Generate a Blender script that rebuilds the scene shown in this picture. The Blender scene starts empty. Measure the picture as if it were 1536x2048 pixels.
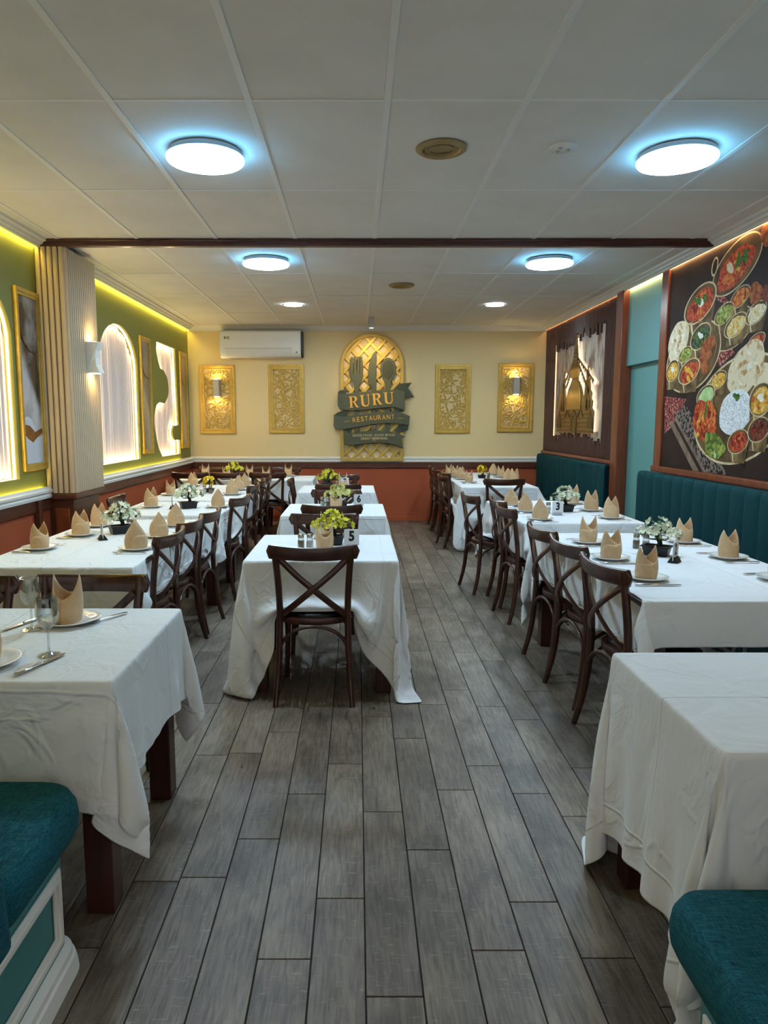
import bpy, bmesh, math, random
import numpy as np
from mathutils import Matrix, Vector
random.seed(7); np.random.seed(7)
sc = bpy.context.scene
COL = sc.collection
PI = math.pi

# ------------------------------------------------------------------ camera
CAM_H = 1.5
cam = bpy.data.cameras.new('camera')
cam.sensor_fit = 'AUTO'; cam.sensor_width = 36.0
cam.lens = 1420.0 / 2048.0 * 36.0
cam.shift_x = 53.0 / 2048.0
cam.clip_start = 0.02
cam_o = bpy.data.objects.new('camera', cam); COL.objects.link(cam_o)
cam_o.location = (0, 0, CAM_H)
cam_o.rotation_euler = (PI / 2 - math.atan(179 / 1420.0), 0, 0)
sc.camera = cam_o

# ------------------------------------------------------------------ world: soft daylight through the open shop front behind the camera
w = bpy.data.worlds.new('world'); sc.world = w; w.use_nodes = True
w.node_tree.nodes['Background'].inputs[0].default_value = (1.0, 0.97, 0.93, 1)
w.node_tree.nodes['Background'].inputs[1].default_value = 0.55
sc.view_settings.view_transform = 'Standard'; sc.view_settings.look = 'None'
sc.view_settings.gamma = 1.0; sc.view_settings.use_curve_mapping = False
sc.view_settings.exposure = 0.5
cyc = sc.cycles
cyc.max_bounces = 8; cyc.diffuse_bounces = 3; cyc.glossy_bounces = 3; cyc.transmission_bounces = 8; cyc.transparent_max_bounces = 6
cyc.caustics_reflective = False; cyc.caustics_refractive = False; cyc.sample_clamp_indirect = 4.0
cyc.use_light_tree = False; cyc.use_adaptive_sampling = True; cyc.adaptive_threshold = .06; cyc.adaptive_min_samples = 12
LAMP = 60.0          # ceiling discs
LED_LEFT = 40.0       # yellow strips on the green wall
LED_NICHE = 30.0      # strips inside the wall niches
LED_RIGHT = 24.0
SCONCE = 80.0

# room dimensions
XL, XR, YB, ZC, YF = -2.53, 2.83, 10.8, 2.92, -1.2
TT = 0.757           # top of the tablecloths


# ------------------------------------------------------------------ materials
def lin(c):
    return tuple(((v / 255) / 12.92 if v / 255 <= .04045 else ((v / 255 + .055) / 1.055) ** 2.4) for v in c)

MATS = {}
def mat(name, col, rough=.5, metal=0.0, col2=None, scale=8.0, detail=4.0, bump=0.0, bscale=None, stretch=(1, 1, 1),
        contrast=(.3, .7), spec=.5, sheen=0, coat=0, trans=0, ior=1.45, emit=None, estr=0, coord='Object', tex='noise', sss=0):
    if name in MATS: return MATS[name]
    m = bpy.data.materials.new(name); m.use_nodes = True
    nt = m.node_tree; N = nt.nodes; L = nt.links
    b = N['Principled BSDF']
    b.inputs['Base Color'].default_value = (*lin(col), 1)
    b.inputs['Roughness'].default_value = rough
    b.inputs['Metallic'].default_value = metal
    b.inputs['Specular IOR Level'].default_value = spec
    b.inputs['IOR'].default_value = ior
    if sheen: b.inputs['Sheen Weight'].default_value = sheen
    if coat: b.inputs['Coat Weight'].default_value = coat; b.inputs['Coat Roughness'].default_value = .15
    if trans: b.inputs['Transmission Weight'].default_value = trans
    if emit:
        b.inputs['Emission Color'].default_value = (*emit, 1); b.inputs['Emission Strength'].default_value = estr
    if col2 or bump:
        tc = N.new('ShaderNodeTexCoord'); mp = N.new('ShaderNodeMapping')
        mp.inputs['Scale'].default_value = stretch
        L.new(tc.outputs[coord], mp.inputs['Vector'])
        if tex == 'voronoi':
            t = N.new('ShaderNodeTexVoronoi'); t.inputs['Scale'].default_value = scale; out = t.outputs['Distance']
        else:
            t = N.new('ShaderNodeTexNoise'); t.inputs['Scale'].default_value = scale; t.inputs['Detail'].default_value = detail; out = t.outputs['Fac']
        L.new(mp.outputs[0], t.inputs['Vector'])
        if col2:
            r = N.new('ShaderNodeValToRGB')
            r.color_ramp.elements[0].position = contrast[0]; r.color_ramp.elements[0].color = (*lin(col), 1)
            r.color_ramp.elements[1].position = contrast[1]; r.color_ramp.elements[1].color = (*lin(col2), 1)
            L.new(out, r.inputs['Fac']); L.new(r.outputs[0], b.inputs['Base Color'])
        if bump:
            if bscale:
                t2 = N.new('ShaderNodeTexNoise'); t2.inputs['Scale'].default_value = bscale; t2.inputs['Detail'].default_value = 3
                L.new(mp.outputs[0], t2.inputs['Vector']); out = t2.outputs['Fac']
            bp = N.new('ShaderNodeBump'); bp.inputs['Strength'].default_value = bump; bp.inputs['Distance'].default_value = .01
            L.new(out, bp.inputs['Height']); L.new(bp.outputs[0], b.inputs['Normal'])
    MATS[name] = m
    return m

def emis(name, col, strength):
    if name in MATS: return MATS[name]
    m = bpy.data.materials.new(name); m.use_nodes = True
    nt = m.node_tree; nt.nodes.clear()
    e = nt.nodes.new('ShaderNodeEmission'); o = nt.nodes.new('ShaderNodeOutputMaterial')
    e.inputs[0].default_value = (*col, 1); e.inputs[1].default_value = strength
    nt.links.new(e.outputs[0], o.inputs[0]); MATS[name] = m
    return m

def floor_material():
    m = bpy.data.materials.new('floor_plank'); m.use_nodes = True
    nt = m.node_tree; N = nt.nodes; L = nt.links; b = N['Principled BSDF']
    g = N.new('ShaderNodeNewGeometry'); oi = N.new('ShaderNodeObjectInfo')
    rs = N.new('ShaderNodeMath'); rs.operation = 'ADD'
    L.new(g.outputs['Random Per Island'], rs.inputs[0]); L.new(oi.outputs['Random'], rs.inputs[1])
    fr = N.new('ShaderNodeMath'); fr.operation = 'FRACT'; L.new(rs.outputs[0], fr.inputs[0])
    mul = N.new('ShaderNodeMath'); mul.operation = 'MULTIPLY'; mul.inputs[1].default_value = 37.0; L.new(fr.outputs[0], mul.inputs[0])
    cx = N.new('ShaderNodeCombineXYZ')
    for i in range(3): L.new(mul.outputs[0], cx.inputs[i])
    add = N.new('ShaderNodeVectorMath'); add.operation = 'ADD'
    L.new(g.outputs['Position'], add.inputs[0]); L.new(cx.outputs[0], add.inputs[1])
    def noise(scl, st, det=5, dist=0.0):
        mp = N.new('ShaderNodeMapping'); mp.inputs['Scale'].default_value = st; L.new(add.outputs[0], mp.inputs['Vector'])
        t = N.new('ShaderNodeTexNoise'); t.inputs['Scale'].default_value = scl; t.inputs['Detail'].default_value = det; t.inputs['Distortion'].default_value = dist
        L.new(mp.outputs[0], t.inputs['Vector']); return t.outputs['Fac']
    grain = noise(14, (6, .6, 1), 8, .8); patch = noise(3.2, (1.4, .8, 1), 4, .6); scr = noise(24, (1.0, 5.0, 1), 4)
    r1 = N.new('ShaderNodeValToRGB'); L.new(patch, r1.inputs['Fac'])
    r1.color_ramp.elements[0].position = .3; r1.color_ramp.elements[0].color = (*lin((96, 84, 73)), 1)
    r1.color_ramp.elements[1].position = .72; r1.color_ramp.elements[1].color = (*lin((150, 137, 121)), 1)
    r2 = N.new('ShaderNodeValToRGB'); L.new(grain, r2.inputs['Fac'])
    r2.color_ramp.elements[0].position = .32; r2.color_ramp.elements[0].color = (.50, .47, .44, 1)
    r2.color_ramp.elements[1].position = .62; r2.color_ramp.elements[1].color = (1.1, 1.08, 1.05, 1)
    mx = N.new('ShaderNodeMix'); mx.data_type = 'RGBA'; mx.blend_type = 'MULTIPLY'; mx.inputs[0].default_value = .8
    L.new(r1.outputs[0], mx.inputs[6]); L.new(r2.outputs[0], mx.inputs[7])
    r3 = N.new('ShaderNodeValToRGB'); L.new(scr, r3.inputs['Fac'])
    r3.color_ramp.elements[0].position = .60; r3.color_ramp.elements[0].color = (0, 0, 0, 1)
    r3.color_ramp.elements[1].position = .78; r3.color_ramp.elements[1].color = (.45, .45, .45, 1)
    m2 = N.new('ShaderNodeMix'); m2.data_type = 'RGBA'; m2.inputs[7].default_value = (*lin((176, 164, 146)), 1)
    L.new(r3.outputs[0], m2.inputs[0]); L.new(mx.outputs[2], m2.inputs[6])
    hs = N.new('ShaderNodeHueSaturation')
    mr = N.new('ShaderNodeMapRange'); mr.inputs[3].default_value = .78; mr.inputs[4].default_value = 1.12
    L.new(fr.outputs[0], mr.inputs[0]); L.new(mr.outputs[0], hs.inputs['Value']); L.new(m2.outputs[2], hs.inputs['Color'])
    L.new(hs.outputs[0], b.inputs['Base Color'])
    b.inputs['Roughness'].default_value = .42
    b.inputs['Specular IOR Level'].default_value = .35
    bp = N.new('ShaderNodeBump'); bp.inputs['Strength'].default_value = .25; bp.inputs['Distance'].default_value = .004
    L.new(grain, bp.inputs['Height']); L.new(bp.outputs[0], b.inputs['Normal'])
    return m

def cloth_material(name, col):
    m = bpy.data.materials.new(name); m.use_nodes = True
    nt = m.node_tree; N = nt.nodes; L = nt.links; b = N['Principled BSDF']
    b.inputs['Base Color'].default_value = (*lin(col), 1); b.inputs['Roughness'].default_value = .75
    b.inputs['Sheen Weight'].default_value = .15; b.inputs['Specular IOR Level'].default_value = .25
    uv = N.new('ShaderNodeUVMap'); uv.uv_map = 'UVMap'
    nz = N.new('ShaderNodeTexNoise'); nz.inputs['Scale'].default_value = 4.5; nz.inputs['Detail'].default_value = 3; nz.inputs['Distortion'].default_value = 1.2
    L.new(uv.outputs[0], nz.inputs['Vector'])
    nd = N.new('ShaderNodeTexNoise'); nd.inputs['Scale'].default_value = 2.0; L.new(uv.outputs[0], nd.inputs['Vector'])
    sep = N.new('ShaderNodeSeparateXYZ'); L.new(uv.outputs[0], sep.inputs[0])
    outs = []
    for ax, per in ((0, .46), (1, .31)):           # ironed fold lines
        a = N.new('ShaderNodeMath'); a.operation = 'MULTIPLY_ADD'; a.inputs[1].default_value = .035; L.new(nd.outputs['Fac'], a.inputs[0]); L.new(sep.outputs[ax], a.inputs[2])
        d = N.new('ShaderNodeMath'); d.operation = 'PINGPONG'; d.inputs[1].default_value = per; L.new(a.outputs[0], d.inputs[0])
        r = N.new('ShaderNodeMapRange'); r.interpolation_type = 'SMOOTHSTEP'; r.inputs[1].default_value = 0; r.inputs[2].default_value = .008; r.inputs[3].default_value = 1; r.inputs[4].default_value = 0
        L.new(d.outputs[0], r.inputs[0]); outs.append(r.outputs[0])
    s = N.new('ShaderNodeMath'); s.operation = 'ADD'; L.new(outs[0], s.inputs[0]); L.new(outs[1], s.inputs[1])
    dm = N.new('ShaderNodeVectorMath'); dm.operation = 'MULTIPLY_ADD'; dm.inputs[1].default_value = (.16, .16, .16); L.new(nz.outputs['Color'], dm.inputs[0]); L.new(uv.outputs[0], dm.inputs[2])
    hs = []
    for scl, wdt in ((2.6, .045), (6.5, .10)):          # crumple creases between folds
        v = N.new('ShaderNodeTexVoronoi'); v.feature = 'DISTANCE_TO_EDGE'; v.inputs['Scale'].default_value = scl; L.new(dm.outputs[0], v.inputs['Vector'])
        r = N.new('ShaderNodeMapRange'); r.interpolation_type = 'SMOOTHSTEP'; r.inputs[1].default_value = 0; r.inputs[2].default_value = wdt; r.inputs[3].default_value = 1; r.inputs[4].default_value = 0
        L.new(v.outputs['Distance'], r.inputs[0]); hs.append(r.outputs[0])
    md = N.new('ShaderNodeTexNoise'); md.inputs['Scale'].default_value = 2.7; md.inputs['Detail'].default_value = 1; L.new(uv.outputs[0], md.inputs['Vector'])
    mr_ = N.new('ShaderNodeMapRange'); mr_.inputs[1].default_value = .42; mr_.inputs[2].default_value = .66; L.new(md.outputs['Fac'], mr_.inputs[0])
    c1 = N.new('ShaderNodeMath'); c1.operation = 'MULTIPLY_ADD'; c1.inputs[1].default_value = .6; L.new(hs[1], c1.inputs[0]); L.new(hs[0], c1.inputs[2])
    c2 = N.new('ShaderNodeMath'); c2.operation = 'MULTIPLY'; L.new(c1.outputs[0], c2.inputs[0]); L.new(mr_.outputs[0], c2.inputs[1])
    h = N.new('ShaderNodeMath'); h.operation = 'MULTIPLY_ADD'; h.inputs[1].default_value = .16; L.new(s.outputs[0], h.inputs[0]); L.new(nz.outputs['Fac'], h.inputs[2])
    h2 = N.new('ShaderNodeMath'); h2.operation = 'MULTIPLY_ADD'; h2.inputs[1].default_value = .22; L.new(c2.outputs[0], h2.inputs[0]); L.new(h.outputs[0], h2.inputs[2])
    bp = N.new('ShaderNodeBump'); bp.inputs['Strength'].default_value = .65; bp.inputs['Distance'].default_value = .03
    L.new(h2.outputs[0], bp.inputs['Height']); L.new(bp.outputs[0], b.inputs['Normal'])
    return m

def weave_material(name, c1, c2):
    m = bpy.data.materials.new(name); m.use_nodes = True
    nt = m.node_tree; N = nt.nodes; L = nt.links; b = N['Principled BSDF']
    tc = N.new('ShaderNodeTexCoord')
    fs = []
    for st in ((520, 40, 520), (40, 520, 260)):
        mp = N.new('ShaderNodeMapping'); mp.inputs['Scale'].default_value = st; L.new(tc.outputs['Object'], mp.inputs[0])
        t = N.new('ShaderNodeTexNoise'); t.inputs['Scale'].default_value = 1.0; t.inputs['Detail'].default_value = 3; L.new(mp.outputs[0], t.inputs['Vector']); fs.append(t.outputs['Fac'])
    a = N.new('ShaderNodeMath'); a.operation = 'ADD'; L.new(fs[0], a.inputs[0]); L.new(fs[1], a.inputs[1])
    r = N.new('ShaderNodeMapRange'); r.inputs[1].default_value = .75; r.inputs[2].default_value = 1.25; L.new(a.outputs[0], r.inputs[0])
    mx = N.new('ShaderNodeMix'); mx.data_type = 'RGBA'; mx.inputs[6].default_value = (*lin(c1), 1); mx.inputs[7].default_value = (*lin(c2), 1)
    L.new(r.outputs[0], mx.inputs[0]); L.new(mx.outputs[2], b.inputs['Base Color'])
    b.inputs['Roughness'].default_value = .9; b.inputs['Specular IOR Level'].default_value = .2
    bp = N.new('ShaderNodeBump'); bp.inputs['Strength'].default_value = .35; bp.inputs['Distance'].default_value = .002
    L.new(a.outputs[0], bp.inputs['Height']); L.new(bp.outputs[0], b.inputs['Normal'])
    MATS[name] = m
    return m

def thin_glass(name, tint):
    m = bpy.data.materials.new(name); m.use_nodes = True
    nt = m.node_tree; N = nt.nodes; L = nt.links; N.clear()
    o = N.new('ShaderNodeOutputMaterial'); mx = N.new('ShaderNodeMixShader'); t = N.new('ShaderNodeBsdfTransparent'); g = N.new('ShaderNodeBsdfGlossy'); f = N.new('ShaderNodeLayerWeight')
    t.inputs[0].default_value = (*tint, 1); g.inputs['Roughness'].default_value = .03; f.inputs['Blend'].default_value = .38
    nz = N.new('ShaderNodeTexNoise'); nz.inputs['Scale'].default_value = 18.0                      # faint unevenness of the glass
    bp = N.new('ShaderNodeBump'); bp.inputs['Strength'].default_value = .04; L.new(nz.outputs['Fac'], bp.inputs['Height']); L.new(bp.outputs[0], g.inputs['Normal'])
    pw = N.new('ShaderNodeMath'); pw.operation = 'MULTIPLY_ADD'; pw.inputs[1].default_value = .85; pw.inputs[2].default_value = .06
    L.new(f.outputs['Facing'], pw.inputs[0]); L.new(pw.outputs[0], mx.inputs[0]); L.new(t.outputs[0], mx.inputs[1]); L.new(g.outputs[0], mx.inputs[2]); L.new(mx.outputs[0], o.inputs[0])
    MATS[name] = m
    return m
PLANK = floor_material()
GROUT = mat('grout', (30, 28, 27), .9)
CLOTH = cloth_material('white_cloth', (236, 238, 238))
TEAL_FABRIC = weave_material('teal_fabric', (6, 58, 72), (40, 112, 124))
TEAL_BACK = weave_material('teal_channel_fabric', (8, 50, 54), (16, 68, 72))
CHAIR_WOOD = mat('chair_wood', (52, 26, 19), .30, col2=(82, 43, 27), scale=5, stretch=(6, 6, 1.2), coat=.3, contrast=(.35, .75))
CUSHION = mat('black_vinyl', (14, 14, 17), .32, bump=.1, bscale=60)
TABLE_WOOD = mat('table_wood', (52, 24, 20), .38, col2=(74, 36, 28), scale=4, stretch=(8, 8, 1), coat=.2)
TRIM_WOOD = mat('trim_wood', (104, 48, 28), .35, col2=(134, 66, 38), scale=3, stretch=(12, 12, 1.5), coat=.3)
DARK_TRIM = mat('dark_trim_wood', (74, 38, 24), .4, col2=(98, 52, 32), scale=3, stretch=(3, 3, 14), coat=.2)
BEAM_WOOD = mat('beam_wood', (58, 24, 20), .35, col2=(80, 36, 28), scale=3, stretch=(1, 12, 12), coat=.3)
GREEN = mat('green_paint', (122, 122, 56), .6, bump=.04, bscale=90)
BRICK = mat('rust_paint', (172, 84, 50), .55, bump=.04, bscale=80, col2=(164, 78, 46), scale=1.5)
CREAM = mat('cream_paint', (236, 210, 156), .6, bump=.03, bscale=90)
WHITE = mat('white_paint', (232, 228, 220), .5)
TILE = mat('ceiling_tile', (238, 234, 228), .8, col2=(228, 223, 216), scale=2.5, bump=.05, bscale=120, contrast=(.35, .8))
BAR = mat('ceiling_bar', (243, 241, 237), .5)
TEAL = mat('teal_paint', (98, 150, 146), .55)
TEAL_DARK = mat('bench_teal_paint', (64, 128, 128), .45)
BATTEN = mat('dark_batten', (68, 41, 35), .42, col2=(82, 50, 42), scale=4, stretch=(10, 10, 1))
TAUPE = mat('pillar_rib', (190, 168, 138), .6)
FLUTE = mat('niche_flute', (232, 212, 202), .55)
GOLD = mat('gold_paint', (212, 174, 84), .4, .4, col2=(192, 154, 70), scale=20)
GOLD_LAT = mat('gold_lattice', (210, 174, 84), .45, .3, col2=(188, 154, 74), scale=12)
SIGN_GREEN = mat('sign_green', (86, 88, 64), .42)
SIGN_DARK = mat('sign_green_shaded', (66, 69, 50), .5)  # darker copy of the sign green: shade of the set-back folds painted in
LETTER = mat('letter_gold', (238, 176, 72), .45, .1)
LETTER_PALE = mat('letter_cream', (232, 206, 150), .5)
PLASTIC = mat('white_plastic', (232, 230, 224), .28)
BLACK = mat('black_plastic', (16, 16, 17), .4)
GREY = mat('grey_metal', (176, 172, 166), .45)
STEEL = mat('steel', (200, 200, 200), .18, 1.0)
CHINA = mat('white_china', (240, 240, 236), .12, coat=.5)
NAPKIN = mat('napkin_cloth', (216, 182, 140), .85, col2=(206, 170, 126), scale=40, sheen=.2, bump=.1, bscale=240)
GLASS = thin_glass('glass', (.90, .92, .92))
BRASS = mat('vent_brass', (158, 132, 84), .4, .25)
CARD = mat('card_white', (236, 238, 242), .35)
INK = mat('ink_black', (12, 12, 13), .5)
SALT = mat('salt', (232, 230, 224), .8)
PEPPER = mat('pepper', (150, 138, 112), .9, col2=(96, 84, 66), scale=300)
LEAF = mat('leaf_green', (46, 66, 30), .55, col2=(76, 100, 44), scale=30)
TRUNK = mat('bonsai_trunk', (24, 20, 18), .7)
SOIL = mat('soil', (50, 36, 26), .95, col2=(80, 60, 44), scale=80)
YELLOW = mat('yellow_petal', (204, 196, 24), .6, col2=(250, 246, 96), scale=55, contrast=(.40, .60))
PALEY = mat('pale_yellow_petal', (232, 226, 130), .6, col2=(238, 234, 160), scale=30)
DAISY = mat('daisy_petal', (244, 206, 24), .6, col2=(250, 220, 50), scale=30)
IVORY = mat('ivory_petal', (246, 248, 228), .6, col2=(232, 242, 204), scale=30)
HEART = mat('flower_heart', (120, 84, 20), .8)


# ------------------------------------------------------------------ geometry helpers
class MB:
    def __init__(s): s.v = []; s.f = []
    def add(s, vs, fs):
        o = len(s.v); s.v += [tuple(v) for v in vs]; s.f += [tuple(i + o for i in f) for f in fs]; return s
    def box(s, x0, x1, y0, y1, z0, z1):
        vs = [(x0, y0, z0), (x1, y0, z0), (x1, y1, z0), (x0, y1, z0), (x0, y0, z1), (x1, y0, z1), (x1, y1, z1), (x0, y1, z1)]
        return s.add(vs, [(0, 3, 2, 1), (4, 5, 6, 7), (0, 1, 5, 4), (1, 2, 6, 5), (2, 3, 7, 6), (3, 0, 4, 7)])
    def tube(s, pts, rad, n=8, flat=None, up=(0, 0, 1)):
        """sweep of an ellipse along pts; rad: number or list; flat=(a,b) scales the two section axes"""
        pts = [Vector(p) for p in pts]; m = len(pts)
        rad = [rad] * m if not hasattr(rad, '__len__') else rad
        a, bb = flat or (1, 1)
        vs = []; prev = None
        for i, p in enumerate(pts):
            t = (pts[min(i + 1, m - 1)] - pts[max(i - 1, 0)]).normalized()
            if prev is None:
                u = Vector(up)
                if abs(u.dot(t)) > .95: u = Vector((1, 0, 0)) if abs(t.x) < .9 else Vector((0, 1, 0))
            else: u = prev
            s1 = t.cross(u).normalized(); u = s1.cross(t).normalized(); prev = u
            for k in range(n):
                q = 2 * PI * k / n
                vs.append(p + s1 * (math.cos(q) * rad[i] * a) + u * (math.sin(q) * rad[i] * bb))
        fs = []
        for i in range(m - 1):
            for k in range(n):
                k2 = (k + 1) % n
                fs.append((i * n + k, i * n + k2, (i + 1) * n + k2, (i + 1) * n + k))
        fs.append(tuple(reversed(range(n)))); fs.append(tuple((m - 1) * n + k for k in range(n)))
        return s.add(vs, fs)
    def lathe(s, prof, n=24, c=(0, 0, 0), sx=1, sy=1, cap=True):
        vs = []; fs = []; m = len(prof)
        for r, z in prof:
            for k in range(n):
                q = 2 * PI * k / n; vs.append((c[0] + math.cos(q) * r * sx, c[1] + math.sin(q) * r * sy, c[2] + z))
        for i in range(m - 1):
            for k in range(n):
                k2 = (k + 1) % n; fs.append((i * n + k, i * n + k2, (i + 1) * n + k2, (i + 1) * n + k))
        if cap and prof[0][0] > 1e-6: fs.append(tuple(reversed(range(n))))
        if cap and prof[-1][0] > 1e-6: fs.append(tuple((m - 1) * n + k for k in range(n)))
        return s.add(vs, fs)
    def prism(s, pts, h0, h1, fn):
        """polygon pts (a,b) extruded from h0 to h1, fn(a,b,h) -> xyz"""
        n = len(pts)
        vs = [fn(a, b, h0) for a, b in pts] + [fn(a, b, h1) for a, b in pts]
        fs = [tuple(reversed(range(n))), tuple(range(n, 2 * n))] + [(i, (i + 1) % n, n + (i + 1) % n, n + i) for i in range(n)]
        return s.add(vs, fs)
    def mesh(s, name, m, smooth=None, bevel=0, seg=1, fix=True):
        me = bpy.data.meshes.new(name); me.from_pydata(s.v, [], s.f)
        if fix or bevel:
            bm = bmesh.new(); bm.from_mesh(me)
            if fix: bmesh.ops.remove_doubles(bm, verts=bm.verts, dist=1e-6); bmesh.ops.recalc_face_normals(bm, faces=bm.faces)
            if bevel:
                es = [e for e in bm.edges if len(e.link_faces) == 2 and e.calc_face_angle(0) > .7]
                bmesh.ops.bevel(bm, geom=es, offset=bevel, segments=seg, profile=.6, affect='EDGES', clamp_overlap=True)
            bm.to_mesh(me); bm.free()
        if smooth:
            me.polygons.foreach_set('use_smooth', [True] * len(me.polygons)); me.set_sharp_from_angle(angle=math.radians(smooth))
        if m:
            for mm in (m if isinstance(m, (list, tuple)) else [m]): me.materials.append(mm)
        me.update(); return me
    def build(s, name, m, parent=None, smooth=None, bevel=0, seg=1, fix=True, loc=None, rz=0):
        return link(name, s.mesh(name, m, smooth, bevel, seg, fix), parent, loc, rz)

def link(name, me, parent=None, loc=None, rz=0):
    o = bpy.data.objects.new(name, me); COL.objects.link(o)
    if parent is not None: o.parent = parent
    if loc is not None: o.location = loc
    o.rotation_euler = (0, 0, rz)
    return o
def box(name, x0, x1, y0, y1, z0, z1, m, parent=None, bevel=0, seg=1):
    return MB().box(x0, x1, y0, y1, z0, z1).build(name, m, parent, bevel=bevel, seg=seg)
def empty(name, loc=(0, 0, 0), rz=0):
    return link(name, None, None, loc, rz)
def tag(o, label, cat, group=None):
    o['label'] = label; o['category'] = cat
    if group: o['group'] = group
    return o
def thing(name, label, cat, loc=(0, 0, 0), rz=0, group=None):
    return tag(empty(name, loc, rz), label, cat, group)
def struct(o, label=None):
    o['kind'] = 'structure'
    if label: o['label'] = label
    return o
def copy_thing(root, loc, rz, label=None, group=None):
    r = root.copy(); COL.objects.link(r); r.location = loc; r.rotation_euler = (0, 0, rz)
    if label: r['label'] = label
    if group: r['group'] = group
    for ch in list(root.children):
        c = ch.copy(); COL.objects.link(c); c.parent = r
        for g in list(ch.children):
            d = g.copy(); COL.objects.link(d); d.parent = c
    return r

BACK = Matrix(((1, 0, 0, 0), (0, 0, -1, 0), (0, 1, 0, 0), (0, 0, 0, 1)))        # plane seen from the room on the back wall
LEFT = Matrix(((0, 0, 1, 0), (1, 0, 0, 0), (0, 1, 0, 0), (0, 0, 0, 1)))         # local x = world Y
RIGHT = Matrix(((0, 0, -1, 0), (-1, 0, 0, 0), (0, 1, 0, 0), (0, 0, 0, 1)))      # local x = -world Y
def extr(name, loops, depth, m, M=None, parent=None, off=(0, 0, 0), bevel=0, smooth=None):
    """filled outline (loops of (x,y), inner loops are holes) extruded 0..depth towards the viewer"""
    cu = bpy.data.curves.new(name, 'CURVE'); cu.dimensions = '2D'; cu.fill_mode = 'BOTH'
    cu.extrude = max(depth / 2 - bevel, 0); cu.bevel_depth = bevel; cu.bevel_resolution = 1
    for lp in loops:
        sp = cu.splines.new('POLY'); sp.points.add(len(lp) - 1); sp.use_cyclic_u = True
        for i, (a, b) in enumerate(lp): sp.points[i].co = (a, b, 0, 1)
    return curve_mesh(name, cu, depth, m, M, parent, off, smooth)
def curve_mesh(name, cu, depth, m, M, parent, off, smooth=None):
    o = bpy.data.objects.new('tmp', cu); COL.objects.link(o)
    me = bpy.data.meshes.new_from_object(o, depsgraph=None) if False else bpy.data.meshes.new_from_object(o)
    bpy.data.objects.remove(o); bpy.data.curves.remove(cu)
    me.name = name
    me.transform(Matrix.Translation((off[0], off[1], off[2] + depth / 2)))
    if M is not None: me.transform(M)
    me.materials.clear(); me.materials.append(m)
    if smooth: me.polygons.foreach_set('use_smooth', [True] * len(me.polygons)); me.set_sharp_from_angle(angle=math.radians(smooth))
    return link(name, me, parent)
def text(name, body, size, depth, m, M=None, parent=None, off=(0, 0, 0), rot=0, sx=1.0, bold=0.0, space=1.0):
    cu = bpy.data.curves.new(name, 'FONT'); cu.body = body; cu.size = size; cu.extrude = depth / 2
    cu.align_x = 'CENTER'; cu.align_y = 'CENTER'; cu.offset = bold; cu.space_character = space; cu.resolution_u = 3
    o = bpy.data.objects.new('tmp', cu); COL.objects.link(o)
    me = bpy.data.meshes.new_from_object(o); bpy.data.objects.remove(o); bpy.data.curves.remove(cu)
    me.transform(Matrix.Scale(sx, 4, (1, 0, 0))); me.transform(Matrix.Rotation(rot, 4, 'Z'))
    me.transform(Matrix.Translation((off[0], off[1], off[2] + depth / 2)))
    if M is not None: me.transform(M)
    me.materials.clear(); me.materials.append(m); me.name = name
    return link(name, me, parent)
def prof(name, pts, axis, a0, a1, m, parent=None, smooth=None):
    """profile swept straight: axis 'y' -> pts (X,Z); axis 'x' -> pts (Y,Z)"""
    fn = (lambda a, b, h: (a, h, b)) if axis == 'y' else (lambda a, b, h: (h, a, b))
    return MB().prism(pts, a0, a1, fn).build(name, m, parent, smooth=smooth)
def ell(cx, cy, rx, ry, n=40, rot=0):
    return [(cx + rx * math.cos(2 * PI * k / n) * math.cos(rot) - ry * math.sin(2 * PI * k / n) * math.sin(rot),
             cy + rx * math.cos(2 * PI * k / n) * math.sin(rot) + ry * math.sin(2 * PI * k / n) * math.cos(rot)) for k in range(n)]
def interp(pts, n):
    """Catmull-Rom through control points"""
    P = [np.array(p, float) for p in pts]; out = []
    P = [2 * P[0] - P[1]] + P + [2 * P[-1] - P[-2]]
    for i in range(1, len(P) - 2):
        for k in range(n):
            t = k / n
            out.append(.5 * (2 * P[i] + (P[i + 1] - P[i - 1]) * t + (2 * P[i - 1] - 5 * P[i] + 4 * P[i + 1] - P[i + 2]) * t * t + (3 * P[i] - P[i - 1] - 3 * P[i + 1] + P[i + 2]) * t ** 3))
    out.append(P[-2]); return [tuple(p) for p in out]

# ------------------------------------------------------------------ floor
floor = struct(box('floor', XL - .1, XR + .1, YF, YB + .1, -.06, -.003, GROUT), 'grey brown wood-look plank floor')
PW, PL, X0 = .1525, .895, .022
joint = {-4: .400, -3: .620, -2: .038, -1: .295, 0: .801, 1: .553, 2: .071, 3: .278}
full_plank = MB().box(-PW / 2 + .002, PW / 2 - .002, -PL / 2 + .002, PL / 2 - .002, -.006, 0).mesh('plank', PLANK, bevel=.0012)
planks = []
for k in range(int((XL - X0) / PW) - 1, int((XR - X0) / PW) + 1):
    x0, x1 = max(X0 + k * PW, XL), min(X0 + (k + 1) * PW, XR)
    if x1 - x0 < .01: continue
    off = joint.get(k, random.random() * PL)
    y = YF - PL + (off - (YF - PL)) % PL - PL
    while y < YB:
        y0, y1 = max(y, YF), min(y + PL, YB); y += PL
        if y1 - y0 < .02: continue
        cx, cy = (x0 + x1) / 2, (y0 + y1) / 2
        seen = cy > 1.0 and abs(cx - .04) < .58 * cy + .3
        hid = -.55 < cx < .15 and 3.9 < cy < 8.6
        planks.append(((0 if seen else 100) + cy + abs(cx) * .6 + (3 if hid else 0), x0, x1, y0, y1))
planks.sort()
rest = MB()
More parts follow.
